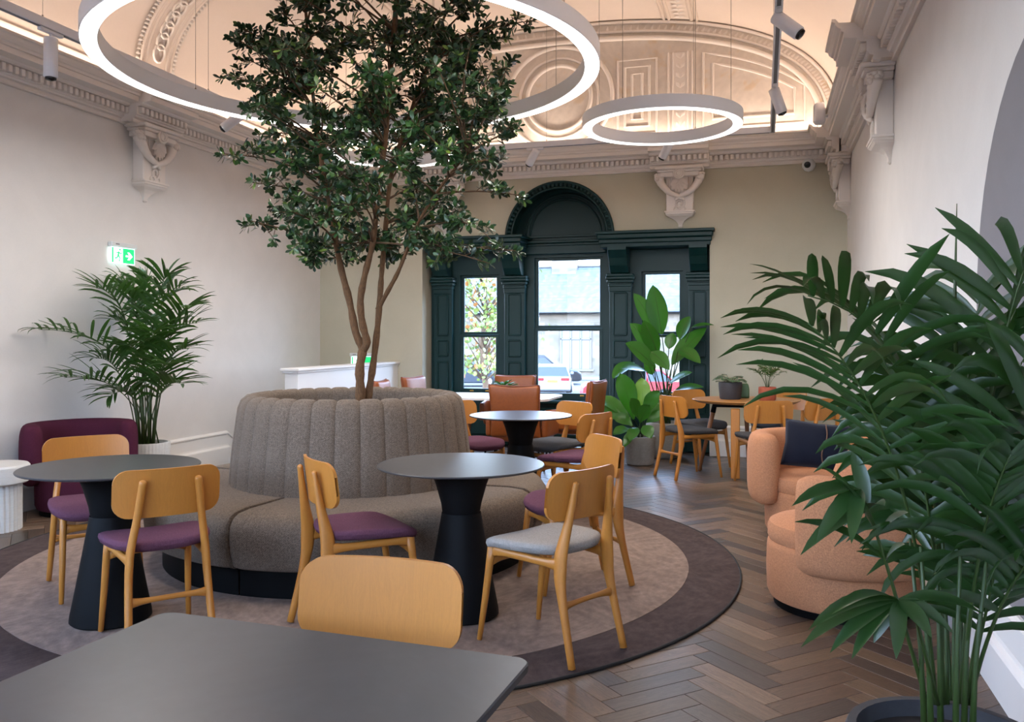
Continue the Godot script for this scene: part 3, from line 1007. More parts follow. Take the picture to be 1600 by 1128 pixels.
# sash window between x0 and x1; two sashes meeting at ym
func sash(x0: float, x1: float, y0: float, y1: float, ym: float, z: float, m: Material, label: String, brass := false, turn := 0.0) -> void:
	var o := base("window_%d" % (used.get("window_count", 0) + 1), Vector3(0, 0, z) if turn == 0.0 else Vector3(z, 0, 0), turn)
	used["window_count"] = used.get("window_count", 0) + 1
	tag(o, label, "", "", "structure")
	var fw := 0.045
	for k in 2:
		var a := y0 if k == 0 else ym
		var b := ym if k == 0 else y1
		var zz := 0.0 if k == 0 else -0.035
		var st := ST()
		box(st, Vector3(x0 + fw / 2, (a + b) / 2, zz), Vector3(fw, b - a, 0.035), 0.004)
		box(st, Vector3(x1 - fw / 2, (a + b) / 2, zz), Vector3(fw, b - a, 0.035), 0.004)
		box(st, Vector3((x0 + x1) / 2, a + (0.045 if k == 0 else 0.016), zz), Vector3(x1 - x0, 0.09 if k == 0 else 0.034, 0.036), 0.004)
		box(st, Vector3((x0 + x1) / 2, b - 0.018, zz), Vector3(x1 - x0, 0.036, 0.036), 0.004)
		var s := part("lower_sash" if k == 0 else "upper_sash", st, m, o)
		st = ST()
		st.set_smooth_group(-1)
		q4(st, Vector3(x0 + 0.03, b - 0.02, zz), Vector3(x1 - 0.03, b - 0.02, zz), Vector3(x1 - 0.03, a + 0.02, zz), Vector3(x0 + 0.03, a + 0.02, zz))
		part("pane", st, M.glass, s)
		if brass and k == 0:
			for sx in [0.3, 0.7]:
				st = ST()
				box(st, Vector3(lerpf(x0, x1, sx), a + 0.06, zz + 0.022), Vector3(0.05, 0.018, 0.02), 0.004)
				part("sash_lift", st, M.brass, s)

func window_wall() -> void:
	var t: Material = M.teal
	var z := ZB - 0.30
	var o := base("window_surround", Vector3(0, 0, z))
	tag(o, "dark teal panelled timber window surround with pilasters and a central arch", "surround")
	var st := ST()
	# frame board with three openings and the arch head
	var xs := [-4.2, -3.78, -3.25, -2.78, -1.90, -1.42, -0.92, -0.56]
	for k in range(0, 8, 2): box(st, Vector3((xs[k] + xs[k + 1]) / 2, 1.28, -0.06), Vector3(xs[k + 1] - xs[k], 2.66, 0.08))
	for k in range(1, 7, 2):
		var c := k == 3
		var top := 2.38 if c else 2.18
		box(st, Vector3((xs[k] + xs[k + 1]) / 2, 0.29, -0.06), Vector3(xs[k + 1] - xs[k], 0.58, 0.08))
		box(st, Vector3((xs[k] + xs[k + 1]) / 2, (top + 2.61) / 2, -0.06), Vector3(xs[k + 1] - xs[k], 2.61 - top, 0.08))
	part("frame_board", st, t, o)
	st = ST()
	var half := PackedVector2Array()
	for k in 25: half.append(Vector2(-2.385 + 0.70 * cos(PI * k / 24.0), 2.52 + 0.76 * sin(PI * k / 24.0)))
	prism(st, half, -0.12, -0.06)
	for r in [0.46, 0.52]:
		var pts := []
		for k in 25: pts.append(Vector3(-2.385 + r * cos(PI * k / 24.0), 2.66 + r * sin(PI * k / 24.0), -0.055))
		tube(st, pts, 0.014, 6, Vector3.BACK)
	box(st, Vector3(-2.385, 2.65, -0.05), Vector3(1.0, 0.03, 0.03), 0.004)
	box(st, Vector3(-2.385, 2.49, 0.0), Vector3(1.06, 0.14, 0.10), 0.006)
	box(st, Vector3(-2.385, 2.57, 0.02), Vector3(1.10, 0.03, 0.15), 0.006)
	box(st, Vector3(-2.385, 2.535, 0.01), Vector3(1.08, 0.03, 0.12), 0.006)
	part("arch_head", st, t, o)
	st = ST()
	var zo := -z + ZB
	sheet(st, 32, 1, func(u, v): return Vector3(-2.385 + 0.655 * cos(PI * u), 2.6 + 0.655 * sin(PI * u), lerpf(-0.06, zo + 0.02, v)), 1)
	for r in [[0.668, 0.018], [0.60, 0.014]]:
		var pts := []
		for k in 33: pts.append(Vector3(-2.385 + r[0] * cos(PI * k / 32.0), 2.6 + r[0] * sin(PI * k / 32.0), zo + 0.02))
		tube(st, pts, r[1], 6, Vector3.BACK)
	part("arch_moulding", st, t, o)
	for k in 38:
		var a := PI * (k + 0.5) / 38.0
		st = ST()
		var e := Vector3(cos(a), sin(a), 0)
		blade(st, Vector3(-2.385, 2.6, zo + 0.02) + e * 0.605, Vector3(-2.385, 2.6, zo + 0.035) + e * 0.665, 0.048, Vector3.BACK, 0.0, -0.9, 3, 0.6)
		part("arch_leaf", st, t, o)
	# pilasters
	for q in [[-3.99, 0.25], [-3.02, 0.27], [-1.67, 0.27], [-0.72, 0.25]]:
		var x: float = q[0]
		var w: float = q[1]
		var pl := ST()
		box(pl, Vector3(x, 1.0, 0.02), Vector3(w, 2.0, 0.08), 0.004)
		box(pl, Vector3(x, 0.2, 0.04), Vector3(w + 0.04, 0.4, 0.1), 0.008)
		var pp := part("pilaster", pl, t, o)
		for b in [[0.46, 1.05], [1.13, 1.33], [1.40, 1.92]]:
			var fr := ST()
			var iw := w / 2 - 0.055
			for e in [[Vector3(x - iw, (b[0] + b[1]) / 2, 0.066), Vector3(0.022, b[1] - b[0], 0.022)], [Vector3(x + iw, (b[0] + b[1]) / 2, 0.066), Vector3(0.022, b[1] - b[0], 0.022)], [Vector3(x, b[0], 0.066), Vector3(iw * 2, 0.022, 0.022)], [Vector3(x, b[1], 0.066), Vector3(iw * 2, 0.022, 0.022)]]:
				box(fr, e[0], e[1], 0.007)
			part("panel_moulding", fr, t, pp)
		var cp := ST()
		for e in [[2.01, 0.02, 0.02], [2.06, 0.05, 0.04], [2.10, 0.075, 0.06], [2.135, 0.06, 0.05]]: box(cp, Vector3(x, e[0], 0.02 + e[2] / 2), Vector3(w + e[1], 0.034, 0.10 + e[2]), 0.007)
		box(cp, Vector3(x, 2.035, 0.03), Vector3(w + 0.01, 0.2, 0.09), 0.004)
		part("capital", cp, t, o)
		# scrolled bracket carrying the cornice
		var br := ST()
		var side := PackedVector2Array([Vector2(0, 2.15), Vector2(0.12, 2.16), Vector2(0.20, 2.24), Vector2(0.25, 2.33), Vector2(0.33, 2.42), Vector2(0.33, 2.46), Vector2(0, 2.46)])
		prism(br, side, -w * 0.42, w * 0.42, Transform3D(Basis(Vector3.BACK, Vector3.UP, Vector3.LEFT), Vector3(x, 0, 0.02)), 0.006)
		part("bracket", br, t, o)
	# cornices over the side lights
	for q in [[-4.16, -2.84], [-1.90, -0.545]]:
		st = ST()
		var l: float = q[1] - q[0]
		var x: float = (q[0] + q[1]) / 2
		box(st, Vector3(x, 2.475, 0.14), Vector3(l - 0.06, 0.05, 0.38), 0.006)
		box(st, Vector3(x, 2.52, 0.155), Vector3(l - 0.03, 0.05, 0.42), 0.008)
		box(st, Vector3(x, 2.575, 0.17), Vector3(l, 0.06, 0.46), 0.012)
		box(st, Vector3(x, 2.62, 0.175), Vector3(l + 0.04, 0.035, 0.49), 0.006)
		part("window_cornice", st, t, o)
	# stools and aprons under the sashes
	for q in [[-3.78, -3.25, 0.62], [-2.78, -1.90, 0.58], [-1.42, -0.92, 0.62]]:
		st = ST()
		box(st, Vector3((q[0] + q[1]) / 2, q[2] - 0.02, 0.0), Vector3(q[1] - q[0] + 0.06, 0.04, 0.16), 0.008)
		box(st, Vector3((q[0] + q[1]) / 2, 0.3, -0.015), Vector3(q[1] - q[0] - 0.1, 0.36, 0.03), 0.01)
		part("apron", st, t, o)
	sash(-3.78, -3.25, 0.62, 2.18, 1.41, z - 0.04, M.teal, "narrow teal sash window left of the arch", true)
	sash(-2.78, -1.90, 0.58, 2.38, 1.49, z - 0.04, M.teal, "wide teal sash window under the arch", true)
	sash(-1.42, -0.92, 0.62, 2.18, 1.41, z - 0.04, M.teal, "narrow teal sash window behind the paddle leaved plant", true)

# ------------------------------------------------------------------ furniture
var chair_shapes := {}

func make_chair_shapes() -> void:
	# all in the chair's own axes: it faces +z, origin on the floor under the seat
	var st := ST()
	var W := 0.232
	var pad := func(u: float, v: float, top: bool) -> Vector3:
		var a := TAU * u
		var c := cos(a)
		var s := sin(a)
		var e := 0.56
		var ox := signf(c) * pow(absf(c), e)
		var oz := signf(s) * pow(absf(s), e)
		var r := sin(v * PI / 2)
		var zz := oz * r
		var wide := W * (0.90 + 0.10 * smoothstep(-1.0, 0.6, zz))
		var x := ox * r * wide
		var z := 0.008 + zz * 0.222
		var dip := -0.014 * (1.0 - pow(ox * r, 2.0)) + 0.016 * (1.0 - zz) * 0.5 - 0.02 * smoothstep(0.5, 1.0, zz)
		var th := cos(v * PI / 2)
		var y := 0.462 + dip + (0.034 * pow(th, 0.45) if top else -0.034 * pow(th, 0.4))
		return Vector3(x, y, z)
	sheet(st, 40, 9, func(u, v): return pad.call(u, v, true))
	sheet(st, 40, 6, func(u, v): return pad.call(1.0 - u, v, false))
	chair_shapes["seat"] = done(st)
	# curved plywood back board with rounded corners
	st = ST()
	var bw := 0.222
	var bh := 0.104
	var face := func(u: float, v: float, d: float) -> Vector3:
		var x := (u * 2 - 1)
		var lim := 1.0
		var k := (absf(x) * bw - (bw - 0.062)) / 0.062
		if k > 0: lim = (bh - 0.062 + 0.062 * sqrt(maxf(0.0, 1 - k * k))) / bh
		var y := (v * 2 - 1) * bh * lim
		var z := -0.246 + 0.045 * x * x - (y * 0.12) + d
		return Vector3(x * bw, 0.70 + y, z)
	var xs := func(u: float) -> float: return 0.5 - 0.5 * cos(PI * u)
	sheet(st, 28, 6, func(u, v): return face.call(xs.call(u), v, 0.007), 1)
	sheet(st, 28, 6, func(u, v): return face.call(xs.call(u), 1.0 - v, -0.007), 2)
	sheet(st, 28, 1, func(u, v): return face.call(xs.call(u), 1.0, lerpf(0.007, -0.007, v)), 3)
	sheet(st, 28, 1, func(u, v): return face.call(xs.call(u), 0.0, lerpf(-0.007, 0.007, v)), 4)
	chair_shapes["backrest"] = done(st)
	for sg in [-1.0, 1.0]:
		st = ST()
		var p := smooth_line([Vector3(0.112 * sg, 0.762, -0.272), Vector3(0.116 * sg, 0.73, -0.268), Vector3(0.132 * sg, 0.60, -0.248), Vector3(0.152 * sg, 0.47, -0.225), Vector3(0.158 * sg, 0.40, -0.222), Vector3(0.163 * sg, 0.30, -0.232), Vector3(0.175 * sg, 0.006, -0.300)], 4)
		var r := []
		for i in p.size():
			var y: float = p[i].y
			r.append(Vector2(0.0165 if y > 0.1 else 0.0145, 0.013 + 0.016 * exp(-pow((y - 0.42) / 0.13, 2.0)) + 0.005 * smoothstep(0.76, 0.6, y)))
		r[0] = Vector2(0.009, 0.007)
		r[1] = Vector2(0.0145, 0.011)
		tube(st, p, r, 10, Vector3.BACK)
		chair_shapes["rear%d" % sg] = done(st)
		st = ST()
		p = [Vector3(0.176 * sg, 0.435, 0.165), Vector3(0.180 * sg, 0.36, 0.176), Vector3(0.186 * sg, 0.2, 0.198), Vector3(0.196 * sg, 0.006, 0.226)]
		tube(st, p, [Vector2(0.017, 0.024), Vector2(0.0165, 0.019), Vector2(0.0155, 0.0155), Vector2(0.012, 0.012)], 10, Vector3.BACK)
		chair_shapes["front%d" % sg] = done(st)
		st = ST()
		p = []
		r = []
		for i in 13:
			var t := i / 12.0
			p.append(Vector3(lerpf(0.158, 0.177, t) * sg, 0.412 + 0.006 * t, lerpf(-0.225, 0.168, t)))
			r.append(Vector2(0.0115, 0.0185 + 0.018 * pow(absf(t * 2 - 1), 5.0)))
		tube(st, p, r, 8, Vector3.UP)
		chair_shapes["rail%d" % sg] = done(st)
	st = ST()
	var q := []
	var qr := []
	for i in 13:
		var t := i / 12.0 * 2 - 1
		q.append(Vector3(0.172 * t, 0.372, 0.170))
		qr.append(Vector2(0.010, 0.016 + 0.014 * pow(absf(t), 5.0)))
	tube(st, q, qr, 8, Vector3.UP)
	chair_shapes["front_rail"] = done(st)
	st = ST()
	q = []
	qr = []
	for i in 13:
		var t := i / 12.0 * 2 - 1
		q.append(Vector3(0.163 * t, 0.245, -0.245 + 0.012 * (1 - t * t)))
		qr.append(Vector2(0.0105, 0.012 + 0.013 * pow(absf(t), 4.0)))
	tube(st, q, qr, 8, Vector3.UP)
	chair_shapes["stretcher"] = done(st)

func chair(at: Vector2, yaw: float, cloth: String, label: String, y := 0.0) -> void:
	var o := base("dining_chair", Vector3(at.x, y, at.y), deg_to_rad(yaw))
	tag(o, label, "chair", "light wood dining chairs")
	put("seat", chair_shapes.seat, M[cloth], o)
	put("backrest", chair_shapes.backrest, M.wood_y, o)
	for s in ["-1", "1"]:
		put("rear_leg", chair_shapes["rear" + s], M.wood_y, o)
		put("front_leg", chair_shapes["front" + s], M.wood_y, o)
		put("side_rail", chair_shapes["rail" + s], M.wood_x, o)
	put("front_rail", chair_shapes.front_rail, M.wood_x, o)
	put("stretcher", chair_shapes.stretcher, M.wood_x, o)

func pedestal_shapes() -> Array:
	var st := ST()
	lathe(st, [Vector2(0.0, 0.0), Vector2(0.176, 0.0), Vector2(0.185, 0.008), Vector2(0.183, 0.03), Vector2(0.158, 0.16), Vector2(0.118, 0.38), Vector2(0.098, 0.495), Vector2(0.096, 0.505)], 48)
	var lower := done(st)
	st = ST()
	lathe(st, [Vector2(0.09, 0.503), Vector2(0.094, 0.512), Vector2(0.10, 0.55), Vector2(0.125, 0.64), Vector2(0.152, 0.71), Vector2(0.158, 0.727), Vector2(0.0, 0.727)], 48)
	var upper := done(st)
	st = ST()
	lathe(st, [Vector2(0.0, 0.726), Vector2(0.385, 0.726), Vector2(0.41, 0.732), Vector2(0.412, 0.737), Vector2(0.408, 0.741), Vector2(0.0, 0.741)], 64)
	return [lower, upper, done(st)]

func round_tables() -> void:
	var s := pedestal_shapes()
	for q in [[-3.035, -3.45, 0.0125, "round black pedestal table left of the round sofa"], [-1.425, -3.99, 0.0125, "round black pedestal table in front of the round sofa"], [-1.86, -6.62, 0.0125, "round black pedestal table behind the round sofa"]]:
		var o := base("pedestal_table", Vector3(q[0], q[2], q[1]))
		tag(o, q[3], "table", "round black pedestal tables")
		put("base", s[0], M.black, o)
		put("neck", s[1], M.black, o)
		put("table_top", s[2], M.black_top, o)
	# square table in the foreground
	var o := base("square_table", Vector3(-0.91, 0, -1.22), deg_to_rad(-3.0))
	tag(o, "square dark grey table with rounded corners in the foreground", "table")
	put("base", s[0], M.black, o)
	put("neck", s[1], M.black, o)
	var st := ST()
	prism(st, round_rect(0.90, 0.90, 0.035, 6), -0.008, 0.008, Transform3D(Basis(Vector3.RIGHT, -PI / 2), Vector3(0, 0.733, 0)), 0.003)
	part("table_top", st, M.black_top, o)

func round_sofa() -> void:
	var o := base("round_sofa", Vector3(-2.573, 0.0125, -5.103))
	tag(o, "large round taupe sofa with a fluted back around the indoor tree", "sofa")
	var turn := deg_to_rad(-90 - 20 + 16) # a joint faces the camera a little left of the middle
	var prof := [Vector2(0.70, 0.15), Vector2(1.20, 0.15), Vector2(1.235, 0.165), Vector2(1.262, 0.24), Vector2(1.270, 0.32), Vector2(1.262, 0.385), Vector2(1.235, 0.425), Vector2(1.19, 0.446), Vector2(1.10, 0.455), Vector2(0.70, 0.45)]
	for k in 4:
		var a0 := -turn + k * PI / 2 + 0.0028
		var a1 := -turn + (k + 1) * PI / 2 - 0.0028
		var st := ST()
		# the pad swells a little away from its joints
		var f := func(u: float, v: float) -> Vector3:
			var j := v * (prof.size() - 1)
			var i := mini(int(j), prof.size() - 2)
			var p: Vector2 = prof[i].lerp(prof[i + 1], j - i)
			var e := minf(u, 1 - u) * (PI / 2) * 1.25
			var soft_edge := 0.022 * exp(-e / 0.018)
			var a := lerpf(a0, a1, u)
			var out := p - Vector2(1.0, 0.3)
			p -= out.normalized() * soft_edge
			return Vector3(cos(a) * p.x, p.y, sin(a) * p.x)
		var us := []
		for i in 49:
			var t := i / 48.0
			us.append(t)
		sheet(st, 96, prof.size() * 2 - 2, func(u, v):
			var w: float = u
			w = 0.5 - 0.5 * cos(PI * u) if u < 0.1 or u > 0.9 else u
			return f.call(lerpf(u, w, 0.0) if false else ease_ends(u), 1.0 - v))
		for e in 2:
			var a := a0 if e == 0 else a1
			var poly := PackedVector2Array(prof)
			prism(st, poly, -0.001, 0.001, Transform3D(Basis(Vector3(cos(a), 0, sin(a)), Vector3.UP, Vector3(-sin(a), 0, cos(a)) * (1 if e == 0 else 1)), Vector3.ZERO))
		part("seat_section", st, M.tweed, o)
		st = ST()
		lathe(st, [Vector2(1.14, 0.0), Vector2(1.16, 0.0), Vector2(1.16, 0.15), Vector2(1.14, 0.15)], 32, Vector3.ZERO, a0 + 0.002, a1 - 0.002)
		part("plinth", st, M.ink, o)
	# back: upholstered flutes
	var n := 32
	for k in n:
		var c := -turn + TAU * (k + 0.5) / n
		var half := PI / n - 0.0006
		var st := ST()
		var path := [Vector2(0.775, 0.44), Vector2(0.768, 0.55), Vector2(0.752, 0.70), Vector2(0.733, 0.84), Vector2(0.722, 0.92), Vector2(0.705, 0.965), Vector2(0.672, 0.993), Vector2(0.632, 1.0), Vector2(0.598, 0.985), Vector2(0.582, 0.955), Vector2(0.578, 0.90), Vector2(0.578, 0.66)]
		sheet(st, 10, path.size() - 1, func(u, v):
			var p: Vector2 = path[int(round(v * (path.size() - 1)))]
			var x: float = u * 2 - 1
			var puff := 1.0 - pow(absf(x), 5.0)
			var amp := 0.012 if p.x > 0.6 else 0.003
			var cen := Vector2(0.655, 0.87)
			var d := (p - cen)
			if p.y < 0.87: d = Vector2(signf(d.x), 0)
			var w := p + d.normalized() * amp * (puff - 0.75)
			var a := c - half * x
			return Vector3(cos(a) * w.x, w.y, sin(a) * w.x))
		part("back_flute", st, M.tweed, o)
	var st := ST()
	lathe(st, [Vector2(0.74, 0.40), Vector2(0.70, 0.90), Vector2(0.64, 0.96), Vector2(0.60, 0.90), Vector2(0.60, 0.66)], 64)
	part("back_core", st, M.tweed_dark, o)
	# soil of the planter that the sofa wraps
	st = ST()
	lathe(st, [Vector2(0.58, 0.1), Vector2(0.58, 0.70), Vector2(0.5, 0.72), Vector2(0.2, 0.735), Vector2(0.0, 0.735)], 40)
	part("planter_soil", st, M.soil, o)

func ease_ends(u: float) -> float:
	# closer rows next to the two joints
	return u + 0.155 * -sin(TAU * u)

func rug() -> void:
	var o := base("rug", Vector3(-2.45, 0, -4.99))
	tag(o, "large round rug, beige with a dark brown border, under the round sofa", "rug")
	var st := ST()
	lathe(st, [Vector2(0.0, 0.010), Vector2(2.04, 0.010)].duplicate(), 96)
	var s2 := ST()
	lathe(s2, [Vector2(2.04, 0.0005), Vector2(2.04, 0.011), Vector2(0.0, 0.011)], 128)
	part("field", s2, M.rug_light, o)
	st = ST()
	lathe(st, [Vector2(2.33, 0.0005), Vector2(2.332, 0.010), Vector2(2.325, 0.0115), Vector2(2.044, 0.0105), Vector2(2.041, 0.009)], 128)
	part("border", st, M.rug_dark, o)
	st = ST()
	var ring := []
	for k in 128: ring.append(Vector3(cos(TAU * k / 128) * 2.335, 0.007, sin(TAU * k / 128) * 2.335))
	tube(st, ring, Vector2(0.010, 0.0065) if false else 0.0072, 6, Vector3.UP, true)
	part("bound_edge", st, M.rug_edge, o)

# tub chair: drum seat, wrapped padded back; faces +z
func tub_shapes() -> Array:
	var st := ST()
	lathe(st, [Vector2(0.0, 0.035), Vector2(0.33, 0.035), Vector2(0.352, 0.045), Vector2(0.366, 0.075), Vector2(0.37, 0.2), Vector2(0.366, 0.30), Vector2(0.361, 0.325), Vector2(0.352, 0.333), Vector2(0.34, 0.335)], 56)
	var drum := done(st)
	st = ST()
	lathe(st, [Vector2(0.34, 0.325), Vector2(0.355, 0.332), Vector2(0.363, 0.35), Vector2(0.363, 0.395), Vector2(0.353, 0.42), Vector2(0.33, 0.432), Vector2(0.2, 0.44), Vector2(0.0, 0.442)], 56)
	var cushion := done(st)
	st = ST()
	var reach := deg_to_rad(108.0)
	sheet(st, 64, 28, func(u, v):
		var x: float = u * 2 - 1
		var k := clampf((absf(x) - 0.86) / 0.14, 0, 1)
		var sc := sqrt(maxf(0.0, 1 - k * k))
		var a := -PI / 2 + reach * x
		var b: float = -TAU * v
		var e := 0.55
		var cr := signf(cos(b)) * pow(absf(cos(b)), e) * 0.088
		var cy := signf(sin(b)) * pow(absf(sin(b)), e) * 0.24
		var low := 0.02 * absf(x)
		var shrink := 0.45 + 0.55 * sc
		var r := 0.40 + cr * (sc * 0.92 + 0.08 * sc) * 1.0
		var y := 0.475 + low * 0.2 + cy * (0.72 + 0.28 * sc) * (1.0 if sc > 0.02 else 0.9)
		return Vector3(cos(a) * r, y, sin(a) * r))
	var back := done(st)
	st = ST()
	lathe(st, [Vector2(0.32, 0.0), Vector2(0.332, 0.0), Vector2(0.332, 0.036), Vector2(0.0, 0.036)], 40)
	return [drum, cushion, back, done(st)]

func tub_chair(s: Array, at: Vector2, yaw: float, m: Material, label: String, group: String) -> Node3D:
	var o := base("tub_chair", Vector3(at.x, 0, at.y), deg_to_rad(yaw))
	tag(o, label, "armchair", group)
	put("base", s[3], M.ink, o)
	put("seat_drum", s[0], m, o)
	put("seat_cushion", s[1], m, o)
	put("backrest", s[2], m, o)
	return o

func pillow(at: Vector3, b: Basis, w: float, h: float, label: String) -> void:
	var o := base("cushion", at)
	o.basis = b
	tag(o, label, "cushion", "navy velvet cushions")
	var st := ST()
	var f := func(u: float, v: float, sg: float) -> Vector3:
		var x: float = u * 2 - 1
		var y: float = v * 2 - 1
		var t := pow(maxf(0.0, (1 - x * x) * (1 - y * y)), 0.45)
		var pinch := 1.0 - 0.07 * (1.0 - pow(absf(x * y), 1.0)) * maxf(absf(x), absf(y))
		return Vector3(x * w / 2 * pinch, y * h / 2 * pinch, sg * 0.075 * t + 0.006 * sin(x * 9 + y * 4) * t)
	sheet(st, 16, 14, func(u, v): return f.call(u, v, 1.0))
	sheet(st, 16, 14, func(u, v): return f.call(1 - u, v, -1.0))
	part("cover", st, M.velvet, o)
	st = ST()
	var p := []
	for k in 13:
		var y := k / 12.0 * 2 - 1
		var x := 0.26 + 0.05 * sin(y * 4.0)
		var t := pow(maxf(0.0, (1 - x * x) * (1 - y * y)), 0.45)
		p.append(Vector3(x * w / 2, y * h / 2 * 0.93, 0.078 * t + 0.003))
	tube(st, p, 0.004, 6)
	part("stitched_line", st, M.cord, o)

func leather_chair(at: Vector2, yaw: float, label: String) -> void:
	var o := base("leather_armchair", Vector3(at.x, 0, at.y), deg_to_rad(yaw))
	tag(o, label, "armchair", "tan leather armchairs at the window table")
	var st := ST()
	soft(st, Vector3(0, 0.44, 0.02), Vector3(0.50, 0.11, 0.48), 0.045, 3)
	part("seat", st, M.leather, o)
	st = ST()
	soft(st, Vector3(0, 0.68, -0.235), Vector3(0.50, 0.50, 0.075), 0.03, 3, func(p: Vector3) -> Vector3:
		var x := p.x / 0.25
		var y := p.y / 0.25
		return Vector3(p.x * (0.93 + 0.07 * y * y), p.y - 0.012 * (1 - x * x) * signf(p.y) * maxf(0.0, y * signf(p.y)), p.z - 0.22 * p.y * 0.5 - 0.02 * x * x))
	var bk := part("backrest", st, M.leather, o)
	st = ST()
	var line := []
	for k in 20:
		var t := k / 19.0
		var x := lerpf(-1, 1, t)
		line.append(Vector3(x * 0.25, 0.93 - 0.012 * (1 - x * x), -0.29))
	tube(st, line, 0.007, 5)
	for sg in [-1.0, 1.0]: tube(st, [Vector3(0.25 * sg, 0.925, -0.29), Vector3(0.236 * sg, 0.68, -0.255), Vector3(0.245 * sg, 0.45, -0.225)], 0.007, 5)
	part("piping", st, M.leather_seam, bk)
	for sg in [-1.0, 1.0]:
		st = ST()
		soft(st, Vector3(0.275 * sg, 0.53, -0.02), Vector3(0.06, 0.20, 0.44), 0.025, 3, func(p: Vector3) -> Vector3: return p + Vector3(0, 0.04 * (0.22 - p.z) / 0.44 * (1.0 if p.y > 0 else 0.2), 0))
		part("arm", st, M.leather, o)
		for z in [-0.2, 0.2]:
			st = ST()
			tube(st, [Vector3(0.2 * sg, 0.40, z * 0.85), Vector3(0.235 * sg, 0.0, z * 1.1)], 0.011, 8)
			part("leg", st, M.ink, o)
	st = ST()
	tube(st, [Vector3(-0.22, 0.2, -0.2), Vector3(0.22, 0.2, -0.2)], 0.007, 6)
	tube(st, [Vector3(-0.22, 0.2, 0.2), Vector3(0.22, 0.2, 0.2)], 0.007, 6)
	part("cross_bar", st, M.ink, o)

func other_tables() -> void:
	# oval wooden table on the right
	var o := base("wooden_table", Vector3(-0.16, 0, -9.0))
	tag(o, "oval light wood dining table by the beige wall with two potted plants", "table")
	var st := ST()
	lathe(st, [Vector2(0.0, 0.712), Vector2(0.47, 0.714), Vector2(0.515, 0.735), Vector2(0.52, 0.743), Vector2(0.515, 0.748), Vector2(0.0, 0.748)], 56, Vector3.ZERO, 0, TAU, 0, 0, 1.02, 0.86)
	part("table_top", st, M.wood_top, o)
	st = ST()
	box(st, Vector3(0, 0.695, 0), Vector3(0.62, 0.035, 0.46), 0.006)
	part("under_frame", st, M.ink, o)
	for q in [[-0.30, 0.06, -0.46, 0.02], [0.30, -0.06, 0.50, -0.10], [0.0, -0.20, 0.02, -0.42]]:
		st = ST()
		var a := Vector3(q[0], 0.70, q[1])
		var b := Vector3(q[2], 0.0, q[3])
		tube(st, [a.lerp(b, 0.12), b], [0.026, 0.015], 10)
		var lg := part("leg", st, M.wood_brown, o)
		st = ST()
		tube(st, [a, a.lerp(b, 0.125)], [0.024, 0.0275], 10)
		part("leg_cap", st, M.ink, lg)
	st = ST()
	box(st, Vector3(-0.09, 0.34, 0.38), Vector3(0.085, 0.68, 0.05), 0.006)
	tag(part("plank_leg", st, M.wood_y, o), "flat pale wood plank leg")
	# window table with the pale top
	o = base("window_table", Vector3(-2.74, 0, -8.80))
	tag(o, "pale topped table by the windows among tan leather armchairs", "table")
	st = ST()
	prism(st, round_rect(1.30, 0.82, 0.10, 6), -0.012, 0.012, Transform3D(Basis(Vector3.RIGHT, -PI / 2), Vector3(0, 0.735, 0)), 0.004)
	part("table_top", st, M.white_top, o)
	for sx in [-1.0, 1.0]:
		for sz in [-1.0, 1.0]:
			st = ST()
			tube(st, [Vector3(0.36 * sx, 0.725, 0.22 * sz), Vector3(0.45 * sx, 0.0, 0.30 * sz)], [0.026, 0.017], 10)
			part("leg", st, M.wood_brown, o)
	# fluted white side table
	o = base("side_table", Vector3(-5.28, 0, -4.84))
	tag(o, "white round side table with a fluted drum stem at the left edge", "table")
	st = ST()
	lathe(st, [Vector2(0.0, 0.335), Vector2(0.22, 0.335), Vector2(0.233, 0.345), Vector2(0.238, 0.40), Vector2(0.236, 0.455), Vector2(0.224, 0.468), Vector2(0.0, 0.47)], 56)
	part("table_top", st, M.white_pot, o)
	st = ST()
	lathe(st, [Vector2(0.0, 0.0), Vector2(0.182, 0.0), Vector2(0.182, 0.337)], 160, Vector3.ZERO, 0, TAU, 0.03, 32)
	part("stem", st, M.white_pot, o)

# ------------------------------------------------------------------ plants
func pot(called: String, prof: Array, rim_in: float, soil_y: float, at: Vector3, m: Material, label: String, category: String, group := "", segs := 40, ripple := 0.0, waves := 0) -> Node3D:
	var o := base(called, at)
	tag(o, label, category, group)
	var st := ST()
	var p := prof.duplicate()
	var top: Vector2 = prof[prof.size() - 1]
	p.append(Vector2(rim_in, top.y))
	p.append(Vector2(rim_in - 0.005, soil_y - 0.03))
	lathe(st, p, segs, Vector3.ZERO, 0, TAU, ripple, waves)
	part("pot", st, m, o)
	st = ST()
	lathe(st, [Vector2(rim_in + 0.002, soil_y - 0.01), Vector2(rim_in * 0.6, soil_y), Vector2(0.0, soil_y + 0.008)], 28)
	part("soil", st, M.soil, o)
	return o

var limit := Vector2(-99, 99)   # how far leaflets may reach sideways before they lie against a wall

